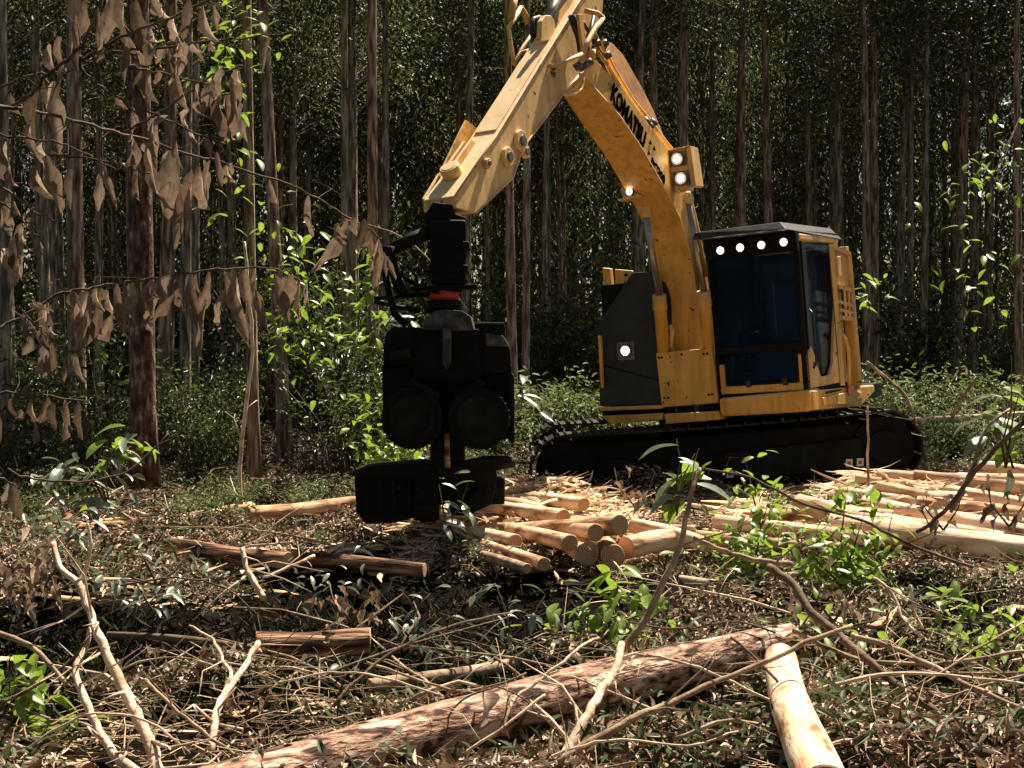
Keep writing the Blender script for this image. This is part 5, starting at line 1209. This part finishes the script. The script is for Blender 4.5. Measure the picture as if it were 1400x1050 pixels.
hang([(-12, 452), (10, 443), (45, 424), (79, 404), (110, 397), (147, 390), (206, 381), (260, 373), (309, 368), (360, 365), (390, 374), (419, 388)], (3.7, 4.1), 4.5, 2, 'long bare-edged twig low at the left carrying a dense fringe of dead leaves', [(97, 398, 425, 14, 0), (108, 402, 466, 26, 10), (120, 398, 470, 26, -14), (138, 394, 472, 22, -16), (146, 396, 456, 20, 6), (160, 388, 462, 20, 2), (170, 386, 464, 20, 0), (182, 384, 466, 26, 4), (196, 384, 450, 24, -6), (206, 382, 440, 26, 2), (216, 382, 434, 20, -4), (238, 402, 450, 22, -44), (188, 390, 452, 18, 10), (232, 376, 402, 16, -10), (244, 374, 432, 14, 0), (262, 374, 440, 20, 6), (286, 372, 452, 22, -14), (282, 410, 490, 13, -12), (309, 372, 390, 6, 4), (308, 396, 462, 16, -20), (322, 366, 464, 26, 8), (336, 368, 420, 22, 2), (348, 396, 448, 18, 20), (345, 366, 400, 10, 4), (376, 374, 440, 24, 20), (396, 376, 448, 24, 4), (410, 382, 432, 12, -2), (420, 388, 424, 9, 0), (131, 394, 430, 12, 2), (154, 430, 470, 22, -22)])
hang([(-10, 536), (30, 538), (70, 542), (117, 548)], (3.5, 3.5), 3, 2, 'level twig at the left edge, lowest of those with hanging dead leaves', [(15, 545, 584, 14, 4), (42, 546, 592, 14, 6), (72, 550, 586, 20, 0), (86, 578, 608, 22, 16), (108, 550, 600, 17, 0), (48, 578, 618, 12, 4), (28, 560, 580, 14, 0)])
hang([(30, 424), (44, 440), (58, 452), (66, 466)], (3.4, 3.5), 3, 2, 'short drooping twig with a cluster of leaves under the fringe at the left', [(40, 415, 428, 14, 26), (66, 428, 458, 14, 2), (30, 448, 460, 18, 20), (40, 460, 492, 20, 0), (54, 462, 500, 8, 2), (70, 472, 530, 18, -4), (88, 488, 528, 10, 0), (104, 486, 532, 12, 8), (98, 484, 512, 10, 8)])
hang([(519, 330), (515, 322), (505, 312), (495, 304)], (4.4, 4.4), 2.5, 2, 'tip of a dead twig hanging in front of the harvester hose', [(518, 328, 404, 16, 0), (524, 345, 376, 12, 4), (506, 318, 352, 13, -10), (530, 350, 384, 10, 8), (512, 340, 372, 10, -4)])
hang([(-14, 650), (10, 658), (22, 665)], (4.4, 4.5), 3, 2, 'stub of twig with one large drooping leaf at the left edge above the leaf heap', [(18, 658, 722, 26, 2), (6, 700, 716, 14, 8)])
branch([(10, 640), (27, 650), (70, 657), (120, 658), (171, 645), (206, 618), (230, 592)], (6.8, 7.2), 3, 2.5, 'branch_dark', 'thin arched twig sweeping up beside the foot of the red-barked trunk', twigs=2, tw_len=.15)
branch([(695, 1010), (690, 985), (697, 950)], (5.5, 5.5), 2, 2, 'branch_dark', 'thin stalk with a dark pointed leaf in front of the long log', twigs=0)
# ------------------------------------------------------------------ saplings and leafy plants
def plant(base, Yb, stems, nleaf, Lpx, shapes, label, group=None, spread=1.0, droop=-.2, name='sapling', clustered=.12, mat='branch_dark'):
    b = Vector(P(*base, Yb)); root = empty(name, tuple(b), label, 'plant', group)
    allp = []
    for st in stems:
        pts = [b] + [Vector(P(x_, y_, Yb + dy)) for (x_, y_, dy) in st]
        mb = MB(); k = len(pts); mb.tube(pts, [.008 * (1 - .75 * i / (k - 1)) for i in range(k)], 5); mb.build('stem', M[mat], root)
        allp.append(pts)
    if shapes is GRN: nleaf = int(nleaf * 1.5); Lpx *= 1.15
    for j in range(nleaf):
        pts = random.choice(allp); i = random.randint(1, len(pts) - 1); t = random.random()
        p = pts[i - 1].lerp(pts[i], t) + Vector((random.gauss(0, clustered), random.gauss(0, clustered), random.gauss(0, clustered * .7)))
        o = bpy.data.objects.new('leaf', random.choice(shapes)); COL.objects.link(o); o.parent = root; o.location = p - b
        a = random.uniform(0, 6.28)
        xax = Vector((math.cos(a), math.sin(a), droop + random.uniform(-.5, .5))).normalized()
        up = Vector((random.uniform(-.5, .5), random.uniform(-.5, .5), 1)); yax = up.cross(xax).normalized(); zax = xax.cross(yax)
        o.rotation_mode = 'QUATERNION'; o.rotation_quaternion = Matrix((xax, yax, zax)).transposed().to_quaternion()
        s = Lpx / FPX * Yb * random.uniform(.6, 1.25); o.scale = (s, s, s)
    return root
plant((1030, 790), 9.2, [[(1015, 740, .1), (1000, 720, 0), (985, 735, -.1)], [(1040, 720, .1), (1050, 690, 0)], [(1020, 760, 0), (960, 770, 0)]], 85, 24, GRN, 'bright green sapling left of the densest one, in front of the pale logs', clustered=.10)
plant((1150, 800), 9.3, [[(1150, 740, .1), (1155, 690, 0), (1160, 660, 0)], [(1170, 740, 0), (1185, 690, .1)], [(1110, 760, 0), (1095, 720, 0)], [(1180, 790, 0), (1220, 760, 0)]], 150, 24, GRN, 'densest bright green sapling, in front of the thick pale logs', clustered=.12)
plant((1040, 720), 10.6, [[(1030, 680, 0), (1022, 640, .1), (1015, 625, 0)], [(1060, 690, 0), (1075, 670, 0)]], 40, 20, GRN, 'darker green sapling in front of the middle of the crawler track', clustered=.10)
plant((925, 700), 9.6, [[(925, 660, 0), (930, 630, 0), (925, 600, 0)], [(935, 650, 0), (950, 620, 0)]], 9, 62, SIL, 'plant with a few large pale leaves in front of the crawler track', clustered=.05)
plant((925, 705), 9.7, [[(930, 670, 0), (945, 640, 0)]], 7, 42, GRN, 'small green shoot beside the large pale leaves by the crawler track', clustered=.06)
plant((830, 880), 7.6, [[(835, 840, 0), (845, 800, 0), (840, 790, 0)], [(800, 850, 0), (780, 820, 0)], [(860, 850, 0), (868, 830, 0)]], 60, 30, GRN, 'green sapling behind the propped stick, in front of the small log pile', clustered=.10)
plant((700, 870), 7.4, [[(690, 830, 0), (680, 805, 0)], [(730, 840, 0), (745, 815, 0)]], 22, 28, SIL, 'pale silvery shoot in the shadow in front of the small log pile', clustered=.12)
plant((1375, 640), 9.0, [[(1365, 580, 0), (1360, 545, 0)], [(1385, 570, 0), (1395, 530, 0)]], 12, 56, SIL, 'plant with broad drooping pale leaves at the right edge', clustered=.08)
plant((1385, 640), 9.1, [[(1370, 590, 0), (1380, 550, 0), (1392, 510, 0)]], 9, 46, GRN, 'green shoot among the broad pale leaves at the right edge', clustered=.08)
plant((150, 700), 9.5, [[(135, 650, 0), (160, 610, 0), (175, 602, 0)], [(120, 640, 0), (90, 635, 0), (70, 640, 0)]], 34, 38, SIL, 'shrub with long sunlit leaflets left of the red-barked trunk foot', clustered=.08)
plant((150, 690), 9.6, [[(140, 640, 0), (165, 605, 0), (182, 600, 0)]], 14, 32, GRN, 'yellow-green shoot with hanging leaflets beside the red-barked trunk', clustered=.06)
plant((215, 800), 7.8, [[(200, 770, 0), (190, 750, 0)], [(240, 780, 0), (255, 760, 0)], [(180, 790, 0), (160, 770, 0)]], 60, 26, SIL, 'silvery weeds right of the fork of the tall pale branch', clustered=.12)
plant((90, 740), 8.8, [[(80, 710, 0), (70, 690, 0)], [(120, 720, 0), (140, 690, 0)]], 70, 24, SIL, 'silvery sunlit weeds below the arched twig at the left', clustered=.16)
plant((430, 800), 8.4, [[(430, 790, 0), (440, 780, 0)]], 36, 20, SIL, 'small silvery weed by the stubby bleached branch', clustered=.14)
for (x_, y_, Y_, n_q, lb) in ((260, 960, 6.3, 16, 'small silvery weed at the foot of the spidery pale branch'), (560, 850, 7.9, 24, 'silvery weed in the dark hollow below the harvester head'), (640, 890, 7.1, 22, 'silvery weed just behind the middle of the long log'), (1260, 900, 6.8, 24, 'pale weed between the crossing branches at the right'), (960, 870, 7.3, 22, 'pale weed behind the right end of the long log'), (480, 900, 7.0, 18, 'pale weed right of the split orange-brown log'), (1180, 1000, 5.8, 20, 'pale weed right of the pale peeled log at the bottom')):
    plant((x_, y_ + 20), Y_, [[(x_ - 20, y_, 0), (x_ - 28, y_ - 14, .1)], [(x_ + 22, y_, 0), (x_ + 34, y_ - 10, 0)]], n_q, 22, SIL, lb, clustered=.10)
plant((20, 1010), 5.9, [[(15, 960, 0), (10, 900, 0)], [(40, 960, 0), (50, 905, 0)]], 42, 38, GRN, 'green seedling leaves in the bottom left corner', clustered=.09)
plant((90, 1030), 5.8, [[(80, 1000, 0), (70, 985, 0)]], 8, 38, GRN, 'small green shoot at the foot of the forked pale branches', clustered=.07)
plant((1330, 870), 7.2, [[(1320, 830, 0), (1340, 800, 0)], [(1370, 840, 0), (1385, 815, 0)]], 44, 26, GRN, 'green seedling below the thick log at the right edge', clustered=.12)
plant((1370, 920), 6.6, [[(1360, 890, 0), (1345, 880, 0)], [(1385, 890, 0), (1395, 870, 0)]], 18, 26, GRN, 'small green plant at the right edge above the diagonal branches', clustered=.10)
plant((1100, 870), 7.0, [[(1100, 850, 0), (1115, 830, 0)], [(1190, 850, 0), (1210, 845, 0)]], 18, 24, GRN, 'few green leaves where the branches cross', clustered=.10)
plant((540, 640), 14.2, [[(535, 600, 0), (530, 570, 0)], [(560, 610, 0), (575, 600, 0)], [(510, 615, 0), (495, 600, 0)], [(520, 560, 0), (505, 540, 0)]], 90, 20, GRN, 'yellow-green sapling left of the feed rollers of the harvester head', clustered=.14)
plant((420, 500), 15.5, [[(410, 420, 0), (405, 340, 0), (420, 325, 0)], [(430, 460, 0), (450, 400, 0)], [(390, 400, .2), (385, 290, 0)]], 90, 18, GRN, 'sunlit sapling foliage between the leaning trunk and the harvester hose', clustered=.22)
plant((510, 470), 15.8, [[(505, 420, 0), (500, 380, 0), (512, 350, 0)]], 36, 20, GRN, 'sunlit green leaves behind the hanging hose', clustered=.12)
plant((340, 300), 14.8, [[(315, 150, 0), (325, 60, 0), (340, 10, 0)], [(300, 100, 0), (310, 30, 0)]], 70, 18, GRN, 'high sunlit leaf spray at the top left behind the dead twigs', clustered=.2)
plant((1395, 160), 19, [[(1330, 300, 0), (1345, 440, 0)], [(1360, 250, 0), (1300, 240, 0)]], 60, 16, GRN, 'green leaf spray in the forest at the right edge', clustered=.3)
plant((1190, 430), 19, [[(1185, 400, 0), (1195, 385, 0)]], 14, 18, GRN, 'green leaves right beside the cab handrails', clustered=.15)
plant((720, 560), 14.5, [[(712, 540, 0), (716, 520, 0)]], 12, 34, SIL, 'white-lit leaf cluster right of the feed rollers', clustered=.06)
plant((545, 440), 14.3, [[(535, 435, 0), (525, 440, 0)], [(572, 430, 0), (576, 425, 0)]], 10, 30, SIL, 'white-lit leaves left of the harvester head shoulder', clustered=.07)
plant((660, 800), 7.7, [[(672, 805, 0), (680, 808, 0)]], 3, 36, SIL, 'single pale lit leaf standing in the head shadow', clustered=.02)
plant((610, 720), 10.9, [[(605, 690, 0), (600, 662, 0)], [(630, 690, 0), (640, 660, 0)]], 16, 30, SIL, 'dark weed standing in front of the harvester saw box', clustered=.05)
for (x_, y_, Y_, lp_, n_, lb) in ((55, 780, 7.2, 30, 60, 'heap of withered brown leaves at the left edge'), (290, 990, 6.0, 26, 44, 'withered brown leaves left of the long log end'), (345, 960, 6.1, 24, 30, 'brown shrivelled leaves on the spidery pale branch'), (230, 905, 6.3, 20, 14, 'reddish dry leaves hanging in the dark hollow'), (1140, 820, 7.4, 30, 14, 'curled brown leaves hanging under the grey stick'), (1290, 695, 9.4, 22, 16, 'dark dry leaves lying on the pale logs at the right'), (870, 665, 12.3, 26, 9, 'large dry leaf pieces against the crawler track'), (1380, 690, 9, 24, 16, 'dark dry leaves hanging at the right edge over the logs'), (700, 975, 5.6, 55, 3, 'dark pointed leaf in front of the long log'), (1250, 1000, 5.8, 26, 30, 'tan curled leaves in the bottom right slash'), (480, 820, 7.8, 22, 30, 'dead leaves in the head shadow'), (1060, 1000, 5.7, 28, 22, 'dry leaves beside the pale peeled log at the bottom')):
    plant((x_, y_ + 30), Y_, [[(x_ - 25, y_, 0), (x_ - 30, y_ - 25, .1)], [(x_ + 20, y_, 0), (x_ + 25, y_ - 20, 0)]], n_, lp_, DEAD, lb, name='withered_leaves', clustered=.09, droop=-.5)

# ------------------------------------------------------------------ litter, twigs, bark strips, low greenery (uncountable)
def heap(x, y): return np.maximum(0, np.sin(x * 2.3 + 1) * np.sin(y * 1.9 + x * .7)) * .14 + np.maximum(0, np.sin(x * 5.1 + y * 1.3) * np.sin(y * 4.3 - x)) * .05
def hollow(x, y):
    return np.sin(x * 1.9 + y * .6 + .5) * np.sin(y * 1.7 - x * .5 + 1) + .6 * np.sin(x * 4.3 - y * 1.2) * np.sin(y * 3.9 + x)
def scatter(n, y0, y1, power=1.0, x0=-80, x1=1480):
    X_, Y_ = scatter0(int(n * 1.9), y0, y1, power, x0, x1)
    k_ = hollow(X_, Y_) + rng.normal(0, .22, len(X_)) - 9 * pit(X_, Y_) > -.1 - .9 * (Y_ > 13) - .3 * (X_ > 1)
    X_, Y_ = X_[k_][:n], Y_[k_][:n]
    while len(X_) < n: X_ = np.concatenate([X_, X_])[:n]; Y_ = np.concatenate([Y_, Y_])[:n]
    return X_, Y_
def scatter0(n, y0, y1, power=1.0, x0=-80, x1=1480):
    Y_ = y0 * (y1 / y0) ** rng.random(n); X_ = (rng.uniform(x0, x1, n) - 700) / FPX * Y_ * 1.0
    return X_, Y_
# leaves
n_ = 130000
X_, Y_ = scatter(n_, 4.6, 24)
cen = np.stack([X_, Y_, ghv(X_, Y_) + heap(X_, Y_) * rng.uniform(.5, 1.1, n_) + rng.uniform(0, .09, n_)], 1)
V, F = leaves(cen, rand_dir(n_) * np.array([1, 1, .5]), rand_dir(n_) * .8 + np.array([0, 0, 1]), rng.uniform(.025, .10, n_), rng.uniform(.008, .028, n_), .35)
props(link('leaf_litter', np_mesh('leaf_litter', V, F), M['litter']), 'brown and tan fallen leaves covering the clearing', 'leaf litter', kind='stuff')
# pale chips
n_ = 26000
X_, Y_ = scatter(n_, 4.6, 18)
cen = np.stack([X_, Y_, ghv(X_, Y_) + heap(X_, Y_) + rng.uniform(0, .09, n_)], 1)
V, F = leaves(cen, rand_dir(n_) * np.array([1, 1, .4]), rand_dir(n_) * .5 + np.array([0, 0, 1]), rng.uniform(.02, .065, n_), rng.uniform(.008, .024, n_), .35)
props(link('wood_chips', np_mesh('wood_chips', V, F), M['chips']), 'pale chips and bark scraps mixed in the litter', 'wood chips', kind='stuff')
# twigs
n_ = 4500
X_, Y_ = scatter0(int(n_ * 1.3), 4.6, 19); k_ = pit(X_, Y_) < .07; X_, Y_ = X_[k_][:n_], Y_[k_][:n_]; n_ = len(X_)
L_ = rng.uniform(.10, .5, n_); a = rng.uniform(0, 2 * np.pi, n_); d = np.stack([np.cos(a) * L_, np.sin(a) * L_, rng.normal(.02, .12, n_) * L_], 1)
c0 = np.stack([X_, Y_, ghv(X_, Y_) + heap(X_, Y_) + rng.uniform(.0, .08, n_)], 1)
bn = rng.normal(0, .07, (n_, 3)) * L_[:, None]
pts = np.stack([c0, c0 + d * .33 + bn, c0 + d * .66 + bn * .8, c0 + d], 1)
rad = rng.uniform(.0015, .0048, n_)[:, None] * np.array([[1, .9, .7, .35]])
V, F = tubes(pts, rad, 3)
props(link('slash_twigs', np_mesh('slash_twigs', V, F), M['twig']), 'dry twigs strewn over the clearing', 'twigs', kind='stuff')
# bark strips in heaps: around the small pile, before the tracks, over the right hand pile
def strips(n, X_, Y_, z, L0, L1, W0, W1, cv=1.6):
    k = 6; L_ = rng.uniform(L0, L1, n); W_ = rng.uniform(W0, W1, n); a = rng.uniform(0, 2 * np.pi, n)
    t = np.linspace(0, 1, k)[None, :]
    d = np.stack([np.cos(a), np.sin(a) * .8, rng.normal(0, .07, n)], 1); d = unit(d)
    s = unit(np.cross(d, rand_dir(n) * .5 + np.array([0, 0, 1]))); u = np.cross(s, d)
    cur = rng.normal(-.15, .35, n)[:, None]; cur2 = rng.normal(0, cv if W1 > .03 else .6, n)[:, None]
    base = np.stack([X_, Y_, z], 1)
    off = (t - .5)
    pts = base[:, None, :] + d[:, None, :] * (off * L_[:, None])[..., None] + u[:, None, :] * (cur * (off ** 2) * L_[:, None])[..., None] + s[:, None, :] * (cur2 * off ** 2 * L_[:, None] * .6)[..., None]
    tw = (rng.normal(0, 1.2, n)[:, None] * off)
    sd = s[:, None, :] * np.cos(tw)[..., None] + u[:, None, :] * np.sin(tw)[..., None]; up = np.cross(d[:, None, :], sd)
    w = (W_[:, None] * (1 - .75 * np.abs(2 * off) ** 3))[..., None] * .5
    V = np.stack([pts - sd * w + up * w * .7, pts - up * w * .1, pts + sd * w + up * w * .7], 2).reshape(-1, 3)
    b = (np.arange(n)[:, None] * k + np.arange(k - 1)[None]).reshape(-1) * 3
    F = np.concatenate([np.stack([b + j, b + j + 1, b + j + 4, b + j + 3], 1) for j in (0, 1)], 0)
    return V, F
lst = []
def region(n, px0, px1, y0, y1, hmax, L=(.15, .7), W=(.02, .06)):
    Y_ = rng.uniform(y0, y1, n); X_ = (rng.uniform(px0, px1, n) - 700) / FPX * Y_
    k_ = pit(X_, Y_) < .07; X_, Y_ = X_[k_], Y_[k_]; n = len(X_)
    e = np.sin(np.pi * (Y_ - y0) / (y1 - y0)) ** .6
    z = ghv(X_, Y_) + hmax * e * rng.random(n) ** .8 * (.7 + .3 * np.sin(X_ * 4))
    lst.append(strips(n, X_, Y_, z, *L, *W))
region(2200, 560, 900, 11.0, 14.2, .27, (.12, .6), (.015, .05))
region(1000, 640, 860, 12.6, 14.2, .40)
region(600, 840, 1120, 11.6, 14.3, .24)
region(1500, 1110, 1480, 11.4, 15.6, .40, (.12, .6), (.015, .05))
region(350, 0, 560, 9.5, 14, .12)
region(500, -50, 1450, 5.0, 11, .16, (.1, .6), (.006, .022))
region(260, -50, 1450, 5.0, 11, .16, (.12, .45), (.031, .06))
region(260, 1130, 1480, 11.4, 14.5, .48, (.15, .6), (.03, .07))
region(160, 640, 860, 11.0, 13.5, .45, (.15, .6), (.03, .06))
V, F = join(lst)
props(link('bark_strips', np_mesh('bark_strips', V, F, True), M['strip']), 'curled pale strips of peeled bark heaped round the logs', 'bark strips', kind='stuff')
# grass blades and low greenery in clumps
nc = 700
Xc, Yc = scatter(nc, 4.8, 24); m_ = 24
X_ = np.repeat(Xc, m_) + rng.normal(0, .10, nc * m_); Y_ = np.repeat(Yc, m_) + rng.normal(0, .10, nc * m_)
cen = np.stack([X_, Y_, ghv(X_, Y_) + heap(X_, Y_) * .6], 1); n_ = len(cen)
lf1 = leaves(cen, rand_dir(n_) * np.array([.9, .9, .3]) + np.array([0, 0, .55]), rand_dir(n_), rng.uniform(.07, .22, n_), rng.uniform(.006, .014, n_), .1)
nc = 1000
Xc, Yc = scatter(nc, 4.8, 24); m_ = 18
hz = rng.uniform(.03, .22, nc)
X_ = np.repeat(Xc, m_) + rng.normal(0, .11, nc * m_); Y_ = np.repeat(Yc, m_) + rng.normal(0, .11, nc * m_)
cen = np.stack([X_, Y_, ghv(X_, Y_) + heap(X_, Y_) * .6 + np.repeat(hz, m_) * rng.random(nc * m_)], 1); n_ = len(cen)
lf2 = leaves(cen, rand_dir(n_) * np.array([1, 1, .5]), rand_dir(n_) * .6 + np.array([0, 0, 1]), rng.uniform(.04, .10, n_), rng.uniform(.013, .032, n_), .15)
# leaves with shade put into their colour, filling the added hollows
a_ = np.array(SHADE_PITS); n_ = 22000; w_ = rng.integers(0, len(a_), n_)
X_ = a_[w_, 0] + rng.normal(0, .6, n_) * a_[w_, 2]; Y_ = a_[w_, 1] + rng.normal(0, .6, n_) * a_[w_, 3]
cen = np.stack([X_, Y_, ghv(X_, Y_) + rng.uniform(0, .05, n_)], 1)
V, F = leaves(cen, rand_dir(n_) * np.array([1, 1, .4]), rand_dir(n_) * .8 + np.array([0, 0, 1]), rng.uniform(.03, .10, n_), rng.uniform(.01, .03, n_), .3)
props(link('shade_leaf_litter', np_mesh('shade_leaf_litter', V, F), M['litter_shade']), 'leaves coloured dark as shade in the hollows of the slash', 'leaf litter', kind='stuff')
# grass in the hollows, its green darkened to stand for shade
a_ = np.array(SHADE_PITS); n_ = 16000; w_ = rng.integers(0, len(a_), n_)
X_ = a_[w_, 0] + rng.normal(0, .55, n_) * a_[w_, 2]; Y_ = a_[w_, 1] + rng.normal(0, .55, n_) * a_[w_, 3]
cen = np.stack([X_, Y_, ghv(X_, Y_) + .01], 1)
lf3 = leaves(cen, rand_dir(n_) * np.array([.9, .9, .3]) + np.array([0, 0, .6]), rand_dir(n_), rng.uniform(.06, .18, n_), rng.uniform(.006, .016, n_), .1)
props(link('hollow_grass', np_mesh('hollow_grass', *lf3), M['grass_dark']), 'dark green grass with shade in its colour, in the hollows of the slash', 'grass', kind='stuff')
V, F = join([lf1, lf2])
props(link('ground_cover', np_mesh('ground_cover', V, F), M['cover']), 'sparse grass and low weeds growing through the slash', 'ground cover', kind='stuff')
